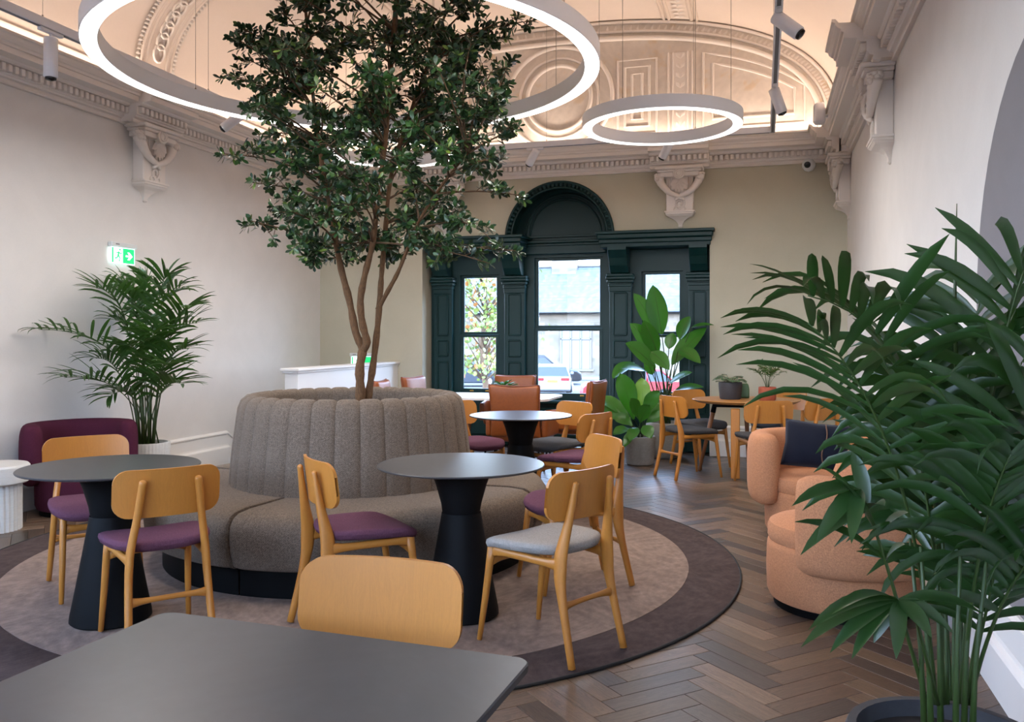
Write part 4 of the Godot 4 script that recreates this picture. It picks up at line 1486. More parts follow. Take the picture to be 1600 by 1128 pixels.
# feather palm frond along a bent stalk; o-local points
func frond(o: Node3D, a: Vector3, b: Vector3, c: Vector3, n: int, ll: float, lw: float, m: Material, separate: bool, start := 0.35, droop := 0.35, stalk := 0.007, lift := 0.35) -> void:
	var pts := []
	for i in 15: pts.append(bez(a, b, c, i / 14.0))
	var st := ST()
	tube(st, pts, ramp(stalk, stalk * 0.25, 15), 6)
	var fr := part("frond", st, M.stem, o)
	var lf := ST()
	for i in n:
		var t := lerpf(start, 0.985, pow(float(i) / (n - 1), 0.9))
		var p := bez(a, b, c, t)
		var d := (bez(a, b, c, minf(1.0, t + 0.02)) - bez(a, b, c, t - 0.02)).normalized()
		var side := d.cross(Vector3.UP).normalized()
		if side.length() < 0.1: side = Vector3.RIGHT
		var up := side.cross(d).normalized()
		var s := (t - start) / (1.0 - start)
		var len := ll * (0.62 + 0.45 * sin(PI * clampf(s * 0.9 + 0.12, 0, 1))) * rng.randf_range(0.86, 1.08)
		for sg in [-1.0, 1.0]:
			var fw := lerpf(0.55, 1.15, s)
			var dir: Vector3 = (side * sg + d * fw + up * (lift + rng.randf_range(-0.4, 0.4)) + d * rng.randf_range(-0.25, 0.25)).normalized()
			if separate: lf = ST()
			leaflet(lf, p, dir, len, lw * 0.8 * rng.randf_range(0.8, 1.15), droop * rng.randf_range(0.35, 1.9), up)
			if separate: part("leaflet", lf, m, fr)
	if not separate: tag(part("leaflets", lf, m, fr), "", "", "", "stuff")

func leaflet(st: SurfaceTool, p: Vector3, dir: Vector3, len: float, w: float, droop: float, face: Vector3) -> void:
	st.set_smooth_group(0)
	var segs := 6
	var prev := []
	var pos := p
	var d := dir
	for i in segs + 1:
		var t := float(i) / segs
		var side := d.cross(face)
		side = side.normalized() if side.length() > 0.05 else Vector3.RIGHT
		var nn := side.cross(d).normalized()
		var ww := w * 0.5 * (pow(sin(PI * clampf(0.06 + t * 0.94, 0, 1)), 0.6) if t < 1.0 else 0.03)
		pos.x = clampf(pos.x, limit.x, limit.y)
		var row := [pos - side * ww + nn * ww * 0.35, pos, pos + side * ww + nn * ww * 0.35]
		if i > 0:
			for k in 2: q4(st, prev[k], prev[k + 1], row[k + 1], row[k])
		prev = row
		d = (d + Vector3.DOWN * droop * (0.15 + 0.85 * t) * 0.5).normalized()
		pos += d * len / segs

# broad leaf on its own stalk
func paddle(o: Node3D, root: Vector3, neck: Vector3, tip: Vector3, w: float, m: Material, face: Vector3, sag := 0.06, fold := 0.3, stalk := 0.007, peak := 0.42, wavy := 0.0) -> void:
	var st := ST()
	blade(st, neck, tip, w, face, sag, fold, 10, peak, 0.0, wavy)
	var lf := part("leaf", st, m, o)
	st = ST()
	var mid := root.lerp(neck, 0.5) + Vector3((root.x - neck.x) * 0.18, 0.02, (root.z - neck.z) * 0.18)
	var pts := []
	for i in 9: pts.append(bez(root, mid, neck, i / 8.0))
	for i in 4:
		var t := (i + 1) / 4.0
		pts.append(neck.lerp(tip, t * 0.85) + Vector3.UP * sag * (tip - neck).length() * 4.0 * t * 0.85 * (1 - t * 0.85) - face.normalized() * 0.002)
	tube(st, pts, ramp(stalk, stalk * 0.3, pts.size()), 6)
	part("stalk", st, M.stem, lf)

func indoor_tree() -> void:
	rng.seed = 2024
	var o := base("indoor_tree", Vector3(-2.573, 0.725, -5.103))
	tag(o, "tall indoor tree with three bare stems and a dark leafy crown", "tree")
	var org := o.position
	var stems := [
		[[Vector3(-2.532, 0.820, -5.095), Vector3(-2.520, 1.000, -5.098), Vector3(-2.524, 1.175, -5.097), Vector3(-2.517, 1.301, -5.120), Vector3(-2.558, 1.406, -5.108), Vector3(-2.607, 1.616, -5.114), Vector3(-2.669, 1.828, -5.117), Vector3(-2.723, 2.063, -5.122), Vector3(-2.782, 2.342, -5.126), Vector3(-2.841, 2.688, -5.129), Vector3(-2.890, 3.115, -5.115), Vector3(-2.933, 3.550, -5.123)], 0.034, 0.010],
		[[Vector3(-2.517, 1.288, -5.120), Vector3(-2.480, 1.343, -5.110), Vector3(-2.499, 1.468, -5.083), Vector3(-2.502, 1.613, -5.062), Vector3(-2.466, 1.778, -5.052), Vector3(-2.409, 1.982, -5.047), Vector3(-2.361, 2.309, -5.040), Vector3(-2.305, 2.715, -5.036), Vector3(-2.266, 3.117, -5.027), Vector3(-2.242, 3.525, -5.033), Vector3(-2.226, 3.770, -5.038)], 0.028, 0.010],
		[[Vector3(-2.503, 0.814, -5.166), Vector3(-2.495, 0.996, -5.168), Vector3(-2.475, 1.194, -5.195), Vector3(-2.455, 1.449, -5.221), Vector3(-2.447, 1.662, -5.244), Vector3(-2.444, 1.835, -5.266), Vector3(-2.436, 2.140, -5.310), Vector3(-2.415, 2.493, -5.358), Vector3(-2.330, 2.905, -5.466), Vector3(-2.232, 3.334, -5.599), Vector3(-2.129, 3.712, -5.681)], 0.026, 0.009],
		[[Vector3(-2.459, 1.560, -5.230), Vector3(-2.381, 1.682, -5.222), Vector3(-2.292, 1.804, -5.186), Vector3(-2.219, 1.924, -5.144), Vector3(-2.097, 2.118, -5.076), Vector3(-1.924, 2.325, -5.022), Vector3(-1.751, 2.512, -5.010)], 0.017, 0.007]]
	var spine := []
	for s in stems:
		var p := []
		for v in s[0]: p.append(v - org)
		p = smooth_line(p, 4)
		var r := ramp(s[1], s[2], p.size())
		for i in r.size(): r[i] *= 1.0 + 0.10 * sin(i * 1.9) + rng.randf_range(-0.05, 0.05)
		var st := ST()
		tube(st, p, r, 10)
		part("stem", st, M.bark, o)
		for i in p.size():
			if p[i].y + org.y > 1.95: spine.append(p[i])
	# crown: branches to the tips seen against the walls, then more inside the crown
	var tips := []
	for v in [Vector3(-3.335, 2.555, -4.756), Vector3(-3.307, 3.069, -4.764), Vector3(-3.205, 3.356, -4.794), Vector3(-3.035, 2.097, -4.635), Vector3(-2.728, 1.856, -4.829), Vector3(-1.518, 3.557, -5.703), Vector3(-1.494, 2.288, -5.294), Vector3(-1.490, 1.921, -5.191), Vector3(-1.614, 1.832, -5.050), Vector3(-1.569, 2.723, -5.376), Vector3(-1.617, 3.120, -5.362), Vector3(-2.853, 3.225, -4.689), Vector3(-2.948, 2.802, -4.557), Vector3(-3.195, 2.388, -4.901), Vector3(-2.743, 2.142, -4.616), Vector3(-2.837, 1.914, -5.318), Vector3(-1.830, 1.928, -4.883), Vector3(-1.666, 2.051, -4.826), Vector3(-1.569, 2.452, -4.959)]: tips.append(v - org)
	var guard := 0
	while tips.size() < 165 and guard < 4000:
		guard += 1
		var y := rng.randf_range(1.92, 4.0)
		var wide := 0.92 if y > 2.25 else 0.62
		if y > 3.5: wide = 0.80
		var a := rng.randf() * TAU
		var rr := pow(rng.randf(), 0.42) * wide
		var v := Vector3(cos(a) * rr + 0.16, y - org.y, sin(a) * rr * 0.95)
		var ok := true
		for t in tips:
			if (t - v).length() < 0.18: ok = false
		if ok: tips.append(v)
	var spots := []
	for tip in tips:
		var best: Vector3 = spine[0]
		var bd := 99.0
		for s in spine:
			var d: float = Vector3(s.x - tip.x, (s.y - tip.y + 0.18) * 1.5, s.z - tip.z).length()
			if s.y < tip.y + 0.08 and d < bd:
				bd = d
				best = s
		var mid: Vector3 = best.lerp(tip, 0.5) + Vector3(rng.randf_range(-0.06, 0.06), rng.randf_range(0.0, 0.09), rng.randf_range(-0.06, 0.06))
		var p := []
		for i in 7: p.append(bez(best, mid, tip, i / 6.0))
		var st := ST()
		tube(st, p, ramp(0.0085, 0.0028, 7), 5)
		for k in 10:
			var t := 1.0 - 0.085 * k if k < 4 else rng.randf_range(0.45, 0.95)
			var q := bez(best, mid, tip, t)
			if k == 0:
				spots.append([q, (tip - mid).normalized()])
				continue
			var dir := Vector3(rng.randfn(), rng.randfn() * 0.55 + 0.15, rng.randfn()).normalized()
			var e := q + dir * rng.randf_range(0.06, 0.15)
			tube(st, [q, q.lerp(e, 0.5) + Vector3(0, 0.01, 0), e], 0.0022, 4)
			spots.append([e, dir])
			if rng.randf() < 0.8: spots.append([q.lerp(e, 0.55), (dir + Vector3.UP * 0.5).normalized()])
		part("branch", st, M.twig, o)
	# leaves in rosettes at the twig ends
	var st := ST()
	var l := 0.058
	blade(st, Vector3.ZERO, Vector3(0, 0, l), 0.027, Vector3.UP, -0.06, 0.3, 5, 0.64)
	var shape := done(st)
	var eye := Vector3(0, 1.38, 0) - org
	var leaves := []
	for s in spots:
		var d: Vector3 = s[1]
		var x := d.cross(Vector3.UP if absf(d.y) < 0.9 else Vector3.RIGHT).normalized()
		var y := d.cross(x)
		var n := rng.randi_range(5, 8)
		for k in n:
			var a := TAU * k / n + rng.randf_range(-0.3, 0.3)
			var open := rng.randf_range(0.55, 1.5)
			var f: Vector3 = (d * cos(open) + (x * cos(a) + y * sin(a)) * sin(open) + Vector3.DOWN * 0.12).normalized()
			var up: Vector3 = (d + Vector3.UP * 0.8).normalized()
			var r: Vector3 = up.cross(f).normalized()
			up = f.cross(r)
			var sc := rng.randf_range(0.7, 1.15)
			leaves.append([Transform3D(Basis(r, up, f).scaled_local(Vector3.ONE * sc), s[0] - d * 0.012 * (k % 3)), (s[0] - eye).length(), s[0].y])
	leaves.sort_custom(func(a, b): return a[1] < b[1])
	var mm := MultiMesh.new()
	mm.transform_format = MultiMesh.TRANSFORM_3D
	mm.use_colors = true
	mm.mesh = shape
	var shown := 0
	var rest := []
	for q in leaves:
		if shown < 300 and q[2] + org.y < 3.3:
			var h := rng.randf()
			put("leaf", shape, M["leaf%d" % (0 if h < 0.5 else 2 if h < 0.75 else 1 if h < 0.95 else 3)], o, q[0].origin, q[0].basis)
			shown += 1
		else: rest.append(q)
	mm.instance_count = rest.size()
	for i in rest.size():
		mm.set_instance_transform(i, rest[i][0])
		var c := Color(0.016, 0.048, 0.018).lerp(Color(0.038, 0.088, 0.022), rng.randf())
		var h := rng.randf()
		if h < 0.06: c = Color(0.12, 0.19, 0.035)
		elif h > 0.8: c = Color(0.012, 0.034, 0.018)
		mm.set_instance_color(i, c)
	var mi := MultiMeshInstance3D.new()
	mi.multimesh = mm
	mi.material_override = M.foliage
	mi.name = "foliage"
	o.add_child(mi, true)
	tag(mi, "", "", "", "stuff")

func palm_near() -> void:
	rng.seed = 6
	var c := Vector3(0.43, 0, -2.28)
	limit = Vector2(-99, XR - 0.05 - c.x)
	var o := pot("potted_palm", [Vector2(0.0, 0.0), Vector2(0.16, 0.0), Vector2(0.175, 0.01), Vector2(0.215, 0.36), Vector2(0.228, 0.385), Vector2(0.232, 0.405), Vector2(0.226, 0.418)], 0.205, 0.385, c, M.dark_pot, "large feathery palm in a dark pot in the right foreground", "potted plant")
	var f := [
		# stalk foot, bend, tip, pairs, leaflet length, width, own leaflets, start, droop, lift
		[Vector3(0.450, 0.416, -2.475), Vector3(0.469, 1.422, -2.377), Vector3(0.105, 1.478, -2.166), 14, 0.31, 0.036, true, 0.50, 0.6, 0.75],
		[Vector3(0.428, 0.437, -2.417), Vector3(0.352, 1.206, -2.238), Vector3(0.100, 1.411, -2.060), 15, 0.32, 0.032, true, 0.46, 0.5, 0.15],
		[Vector3(0.499, 0.416, -2.489), Vector3(0.535, 1.226, -2.448), Vector3(0.616, 1.546, -2.367), 13, 0.39, 0.044, true, 0.45, 0.5, 0.4],
		[Vector3(0.493, 0.394, -2.540), Vector3(0.504, 1.145, -2.595), Vector3(0.592, 1.516, -2.673), 13, 0.37, 0.040, true, 0.45, 0.7, 0.4],
		[Vector3(0.503, 0.437, -2.439), Vector3(0.529, 1.061, -2.238), Vector3(0.639, 1.332, -2.166), 13, 0.37, 0.044, true, 0.42, 0.5, 0.3],
		[Vector3(0.467, 0.416, -2.480), Vector3(0.469, 1.047, -2.533), Vector3(0.437, 1.319, -2.628), 13, 0.37, 0.040, true, 0.40, 0.9, 0.3],
		[Vector3(0.484, 0.459, -2.381), Vector3(0.472, 0.941, -2.221), Vector3(0.516, 1.126, -2.078), 13, 0.32, 0.040, true, 0.42, 0.7, 0.2],
		[Vector3(0.448, 0.437, -2.423), Vector3(0.423, 0.908, -2.363), Vector3(0.353, 1.154, -2.291), 13, 0.33, 0.040, true, 0.40, 0.8, 0.3],
		[Vector3(0.511, 0.437, -2.441), Vector3(0.543, 0.808, -2.294), Vector3(0.612, 0.920, -2.158), 10, 0.29, 0.038, false, 0.45, 0.8, 0.2],
		[Vector3(0.507, 0.394, -2.544), Vector3(0.584, 0.925, -2.670), Vector3(0.719, 1.263, -2.762), 13, 0.34, 0.040, false, 0.42, 0.6, 0.3],
		[Vector3(0.485, 0.394, -2.538), Vector3(0.498, 0.835, -2.645), Vector3(0.411, 0.999, -2.724), 13, 0.32, 0.038, false, 0.42, 0.7, 0.3],
		[Vector3(0.499, 0.416, -2.489), Vector3(0.518, 0.910, -2.547), Vector3(0.521, 1.180, -2.600), 14, 0.34, 0.042, false, 0.35, 0.6, 0.3],
		[Vector3(0.500, 0.437, -2.438), Vector3(0.526, 0.699, -2.341), Vector3(0.529, 0.866, -2.238), 10, 0.25, 0.036, false, 0.45, 0.9, 0.2]]
	for q in f: frond(o, q[0] - c, q[1] - c, q[2] - c, q[3], q[4], q[5], M.palm, q[6], q[7], q[8], 0.006, q[9])
	# two fans low on the left, their leaflets hanging over the floor
	var fans := [
		[[Vector3(0.413, 0.480, -2.308), Vector3(0.354, 0.679, -2.166), Vector3(0.319, 0.778, -2.072), Vector3(0.281, 0.814, -1.999)], [Vector3(0.076, 0.734, -1.876), Vector3(0.088, 0.791, -1.817), Vector3(0.136, 0.715, -1.915), Vector3(0.178, 0.709, -1.906), Vector3(0.261, 0.724, -1.889), Vector3(0.335, 0.761, -1.931), Vector3(0.386, 0.756, -1.988), Vector3(0.133, 0.829, -1.810), Vector3(0.466, 0.774, -2.074), Vector3(0.230, 0.722, -1.984)]],
		[[Vector3(0.400, 0.450, -2.356), Vector3(0.315, 0.731, -2.227), Vector3(0.266, 0.886, -2.140), Vector3(0.212, 1.037, -2.062)], [Vector3(0.061, 1.014, -1.945), Vector3(0.081, 0.895, -2.003), Vector3(0.126, 1.092, -2.016), Vector3(0.069, 0.959, -2.051), Vector3(0.182, 0.940, -1.949), Vector3(0.254, 1.015, -2.001), Vector3(0.312, 0.991, -2.070), Vector3(0.313, 0.908, -2.123), Vector3(0.112, 0.930, -1.970), Vector3(0.198, 1.115, -2.120), Vector3(0.144, 1.079, -1.959)]]]
	for q in fans:
		var fs := ST()
		var path := []
		for v in q[0]: path.append(v - c)
		path = smooth_line(path, 5)
		tube(fs, path, ramp(0.006, 0.003, path.size()), 6)
		var fr := part("frond", fs, M.stem, o)
		for i in q[1].size():
			fs = ST()
			var foot: Vector3 = path[path.size() - 1 - (i % 4) * (0 if q == fans[0] else 2)]
			blade(fs, foot, q[1][i] - c, 0.036, Vector3(rng.randf_range(-0.3, 0.3), 1, 0.5), 0.10, 0.35, 7, 0.45)
			part("leaflet", fs, M.palm, fr)
	var st := ST()
	tube(st, [Vector3(0.502, 1.253, -2.542) - c, Vector3(0.492, 1.476, -2.519) - c, Vector3(0.493, 1.731, -2.498) - c], [0.006, 0.005, 0.001], 6)
	part("new_spear", st, M.stem, o)
	for k in 6:
		st = ST()
		var a := TAU * k / 6.0 + 0.4
		tube(st, [Vector3(cos(a) * 0.05, 0.37, sin(a) * 0.05), Vector3(cos(a) * 0.06, 0.6, sin(a) * 0.06), Vector3(cos(a) * 0.085, 0.88, sin(a) * 0.085)], [0.009, 0.006, 0.004], 6)
		part("cane", st, M.stem, o)

func palm_left() -> void:
	rng.seed = 9
	var c := Vector3(-5.22, 0, -6.36)
	limit = Vector2(XL + 0.04 - c.x, 99)
	var o := pot("potted_palm", [Vector2(0.0, 0.0), Vector2(0.15, 0.0), Vector2(0.17, 0.02), Vector2(0.192, 0.3), Vector2(0.20, 0.44), Vector2(0.196, 0.452)], 0.178, 0.43, c, M.white_pot, "feathery palm in a white ribbed pot beside the plum armchair", "potted plant", "", 128, 0.012, 42)
	var tips := [Vector3(-5.472, 1.436, -5.435), Vector3(-5.318, 1.055, -5.532), Vector3(-5.298, 1.784, -5.850), Vector3(-5.552, 1.846, -6.401), Vector3(-5.159, 1.713, -6.099), Vector3(-5.224, 1.869, -6.392), Vector3(-4.994, 1.907, -6.355), Vector3(-4.800, 1.801, -6.308), Vector3(-4.683, 1.497, -6.342), Vector3(-4.598, 1.628, -6.158), Vector3(-4.688, 1.277, -6.236), Vector3(-4.805, 0.972, -6.306), Vector3(-5.372, 1.198, -5.932), Vector3(-4.840, 1.412, -5.984), Vector3(-5.043, 1.306, -5.924), Vector3(-4.728, 1.147, -6.016), Vector3(-5.507, 1.528, -6.310), Vector3(-5.269, 0.875, -5.963)]
	for k in tips.size():
		var t: Vector3 = tips[k] - c
		var a := Vector3(rng.randf_range(-0.09, 0.09), 0.42, rng.randf_range(-0.09, 0.09))
		t.x = maxf(t.x, XL + 0.12 - c.x)
		var mid := Vector3(a.x + t.x * 0.22, maxf(t.y * 0.98, 1.0) + 0.05, a.z + t.z * 0.22)
		frond(o, a, mid, t, 14, 0.33, 0.036, M.palm_far, k < 10, 0.45, 0.35, 0.006, 0.55)
	for k in 10:
		var st := ST()
		var a := TAU * k / 10.0
		tube(st, [Vector3(cos(a) * 0.06, 0.41, sin(a) * 0.06), Vector3(cos(a) * 0.08, 0.65, sin(a) * 0.08), Vector3(cos(a) * 0.13, 0.95, sin(a) * 0.13)], [0.010, 0.008, 0.005], 6)
		part("cane", st, M.stem, o)

func window_plants() -> void:
	limit = Vector2(-99, 99)
	rng.seed = 21
	# bird of paradise
	var c := Vector3(-1.06, 0, -9.86)
	var o := pot("paddle_leaf_plant", [Vector2(0.0, 0.0), Vector2(0.12, 0.0), Vector2(0.17, 0.03), Vector2(0.215, 0.14), Vector2(0.222, 0.28), Vector2(0.215, 0.40), Vector2(0.208, 0.41)], 0.195, 0.385, c, M.concrete, "tall plant with upright paddle leaves in a grey pot before the right window", "potted plant")
	var L := [
		[Vector3(-1.096, 1.410, -9.837), Vector3(-1.188, 1.968, -9.758), 0.25, Vector3(-0.2, 0.15, 1)], [Vector3(-1.151, 1.425, -9.873), Vector3(-1.404, 1.876, -9.747), 0.19, Vector3(0.3, 0.2, 1)],
		[Vector3(-1.134, 1.194, -9.669), Vector3(-1.408, 1.530, -9.485), 0.20, Vector3(0.1, 0.4, 1)], [Vector3(-1.121, 1.195, -9.621), Vector3(-1.252, 1.564, -9.479), 0.20, Vector3(-0.3, 0.3, 1)],
		[Vector3(-1.150, 1.054, -9.561), Vector3(-1.425, 1.311, -9.272), 0.22, Vector3(0.1, 0.7, 1)], [Vector3(-1.171, 1.211, -9.503), Vector3(-0.960, 1.021, -9.356), 0.17, Vector3(0.1, 0.5, 1)],
		[Vector3(-0.979, 1.062, -9.819), Vector3(-0.607, 1.483, -9.980), 0.22, Vector3(-0.4, 0.5, 1)], [Vector3(-0.905, 1.351, -9.945), Vector3(-0.792, 1.615, -9.978), 0.20, Vector3(-0.7, 0.4, 1)],
		[Vector3(-0.900, 1.244, -9.738), Vector3(-0.646, 1.086, -9.604), 0.17, Vector3(0.3, 0.8, 1)], [Vector3(-0.774, 1.483, -9.931), Vector3(-0.520, 1.511, -9.953), 0.10, Vector3(0.0, 1, 0.4)],
		[Vector3(-1.382, 1.094, -9.597), Vector3(-1.576, 0.917, -9.332), 0.19, Vector3(-0.4, 0.7, 1)], [Vector3(-1.231, 0.998, -9.537), Vector3(-1.485, 1.033, -9.254), 0.15, Vector3(0.0, 0.9, 0.8)],
		[Vector3(-1.003, 0.850, -9.708), Vector3(-0.733, 0.988, -9.578), 0.13, Vector3(0.1, 0.9, 0.7)], [Vector3(-0.939, 0.775, -9.778), Vector3(-0.625, 0.814, -9.818), 0.13, Vector3(0.1, 0.9, 0.5)],
		[Vector3(-1.194, 0.951, -9.808), Vector3(-1.271, 1.134, -9.734), 0.14, Vector3(0.2, 0.5, 1)], [Vector3(-1.030, 1.241, -9.960), Vector3(-0.985, 1.425, -10.026), 0.14, Vector3(0.0, 0.3, 1)]]
	for q in L: paddle(o, Vector3(rng.randf_range(-0.06, 0.06), 0.38, rng.randf_range(-0.06, 0.06)), q[0] - c, q[1] - c, q[2], M.paddle, q[3], 0.05, 0.28, 0.009, 0.45)
	# broad leaved plant in the nearer pot
	c = Vector3(-1.27, 0, -9.28)
	o = pot("broad_leaf_plant", [Vector2(0.0, 0.0), Vector2(0.125, 0.0), Vector2(0.145, 0.012), Vector2(0.158, 0.10), Vector2(0.168, 0.25), Vector2(0.17, 0.30), Vector2(0.164, 0.308)], 0.152, 0.29, c, M.concrete, "broad wavy leaved plant in a low beige pot in front of the window plant", "potted plant")
	var B := [
		[Vector3(-1.324, 0.494, -9.197), Vector3(-1.461, 0.991, -9.105), 0.22, 0], [Vector3(-1.225, 0.597, -9.226), Vector3(-1.245, 0.941, -9.220), 0.17, 1], [Vector3(-1.343, 0.504, -9.088), Vector3(-1.753, 0.703, -9.333), 0.16, 0],
		[Vector3(-1.368, 0.475, -9.028), Vector3(-1.775, 0.565, -9.295), 0.15, 0], [Vector3(-1.212, 0.538, -9.126), Vector3(-1.037, 0.816, -9.073), 0.15, 0], [Vector3(-1.238, 0.475, -9.066), Vector3(-1.122, 0.676, -8.944), 0.14, 0],
		[Vector3(-1.308, 0.446, -8.994), Vector3(-1.519, 0.531, -9.120), 0.14, 0], [Vector3(-1.263, 0.426, -9.007), Vector3(-1.298, 0.303, -8.788), 0.13, 0], [Vector3(-1.199, 0.446, -9.026), Vector3(-1.096, 0.330, -8.899), 0.14, 0],
		[Vector3(-1.179, 0.470, -9.135), Vector3(-0.973, 0.561, -9.092), 0.14, 0], [Vector3(-1.335, 0.407, -9.038), Vector3(-1.485, 0.357, -8.838), 0.12, 0], [Vector3(-1.265, 0.499, -9.163), Vector3(-1.335, 0.732, -9.038), 0.14, 0],
		[Vector3(-1.283, 0.399, -9.001), Vector3(-1.369, 0.231, -8.820), 0.10, 0], [Vector3(-1.219, 0.485, -9.332), Vector3(-1.044, 0.654, -9.435), 0.14, 0]]
	for q in B: paddle(o, Vector3(rng.randf_range(-0.03, 0.03), 0.29, rng.randf_range(-0.03, 0.03)), q[0] - c, q[1] - c, q[2], M.paddle_pale if q[3] == 1 else M.paddle, Vector3(rng.randf_range(-0.4, 0.4), 0.7, 1), 0.08, 0.3, 0.005, 0.55, 0.012)

func small_plants() -> void:
	rng.seed = 31
	# on the oval wooden table
	var o := pot("potted_succulent", [Vector2(0.0, 0.0), Vector2(0.095, 0.0), Vector2(0.105, 0.01), Vector2(0.116, 0.12), Vector2(0.118, 0.165), Vector2(0.114, 0.172)], 0.106, 0.155, Vector3(-0.31, 0.748, -8.97), M.dark_pot, "round leaved plant in a charcoal pot on the oval wooden table", "potted plant")
	for k in 34:
		var a := TAU * k * 0.381966
		var r := 0.03 + 0.10 * sqrt(k / 34.0)
		var p := Vector3(cos(a) * r, 0.235 - 0.9 * r * r * 3.0 + rng.randf_range(-0.015, 0.02), sin(a) * r)
		var d := Vector3(cos(a), 0.1 - r * 3.0, sin(a)).normalized()
		paddle(o, Vector3(cos(a) * 0.02, 0.15, sin(a) * 0.02), p, p + d * 0.062, 0.056, M.succulent, Vector3.UP + d * 0.3, 0.03, 0.2, 0.0022, 0.5)
	o = pot("potted_parlour_palm", [Vector2(0.0, 0.0), Vector2(0.07, 0.0), Vector2(0.08, 0.01), Vector2(0.087, 0.08), Vector2(0.086, 0.128), Vector2(0.082, 0.134)], 0.076, 0.12, Vector3(0.05, 0.748, -8.88), M.terracotta, "small feathery palm in a terracotta pot on the oval wooden table", "potted plant")
	for k in 13:
		var a := TAU * k * 0.381966
		var r := rng.randf_range(0.08, 0.2)
		var h := 0.42 - r * 0.55 + rng.randf_range(-0.04, 0.04)
		frond(o, Vector3(cos(a) * 0.012, 0.12, sin(a) * 0.012), Vector3(cos(a) * r * 0.3, h * 0.95, sin(a) * r * 0.3), Vector3(cos(a) * r, h, sin(a) * r), 10, 0.065, 0.011, M.palm_far, false, 0.45, 0.25, 0.002, 0.2)
	# a cactus pad behind the charcoal pot
	var cs := base("green_pad_plant", Vector3(-0.17, 0.748, -9.17))
	tag(cs, "flat green pad plant standing behind the charcoal pot", "potted plant")
	var st := ST()
	soft(st, Vector3(0, 0.075, 0), Vector3(0.09, 0.15, 0.03), 0.014, 3, func(p: Vector3) -> Vector3: return Vector3(p.x * (1.0 - 0.35 * pow(maxf(0.0, p.y / 0.075), 2.0)), p.y, p.z))
	part("pad", st, M.succulent, cs)
	# on the window table
	o = pot("potted_foliage", [Vector2(0.0, 0.0), Vector2(0.075, 0.0), Vector2(0.085, 0.01), Vector2(0.095, 0.07), Vector2(0.092, 0.085)], 0.084, 0.07, Vector3(-2.66, 0.747, -8.80), M.dark_pot, "leafy green plant in a dark bowl on the window table", "potted plant")
	for k in 34:
		var a := TAU * k * 0.381966
		var r := 0.03 + 0.13 * sqrt(k / 34.0)
		var p := Vector3(cos(a) * r * 0.6, 0.13 - r * 0.25, sin(a) * r * 0.6)
		var d := Vector3(cos(a), 0.75 - r * 4.5, sin(a)).normalized()
		paddle(o, Vector3(cos(a) * 0.02, 0.07, sin(a) * 0.02), p, p + d * 0.10, 0.045, M.paddle, Vector3.UP + d * 0.2, 0.05, 0.3, 0.002, 0.5)

# ------------------------------------------------------------------ lamps and fittings
func ring_light(at: Vector3, r: float, w: float, h: float, wires: int, label: String, e: float) -> void:
	# `at` is the middle of the glowing underside, r the outer radius
	var o := base("ring_pendant_light", at)
	tag(o, label, "pendant light", "white ring pendant lights")
	var st := ST()
	lathe(st, [Vector2(r - 0.004, 0.0), Vector2(r, 0.004), Vector2(r, h), Vector2(r - w, h), Vector2(r - w, 0.004), Vector2(r - w + 0.004, 0.0)], 128)
	part("ring_body", st, M.ring_body, o)
	st = ST()
	st.set_smooth_group(-1)
	lathe(st, [Vector2(r - w + 0.004, 0.001), Vector2(r - w + 0.006, -0.002), Vector2(r - 0.006, -0.002), Vector2(r - 0.004, 0.001)], 128)
	part("light_diffuser", st, M.ring_glow, o)
	for k in wires:
		var a := TAU * (k + 0.25) / wires
		var p := Vector3(cos(a) * (r - w / 2), h, sin(a) * (r - w / 2))
		var u := minf(absf(at.x + p.x - XC) / 3.2, 0.999)
		var top := 3.70 + 1.48 * pow(1 - pow(u, 2.5), 0.4) - at.y
		st = ST()
		tube(st, [p, Vector3(p.x, top, p.z)], 0.0022, 4)
		tube(st, [p, p + Vector3(0, 0.025, 0)], 0.006, 6)
		tube(st, [Vector3(p.x, top - 0.02, p.z), Vector3(p.x, top, p.z)], 0.009, 6)
		part("suspension_wire", st, M.wire, o)
	var n := 16 if r > 1.0 else 8
	for k in n:
		var a := TAU * (k + 0.5) / n
		var len := TAU * (r - w / 2) / n
		var q := at + Vector3(cos(a) * (r - w / 2), -0.006, sin(a) * (r - w / 2))
		area(q, Basis(Vector3.UP, -a) * Basis(Vector3.RIGHT, -PI / 2), Vector2(w, len), Color(1.0, 0.98, 0.96), e * len * w, "ring_lamp")

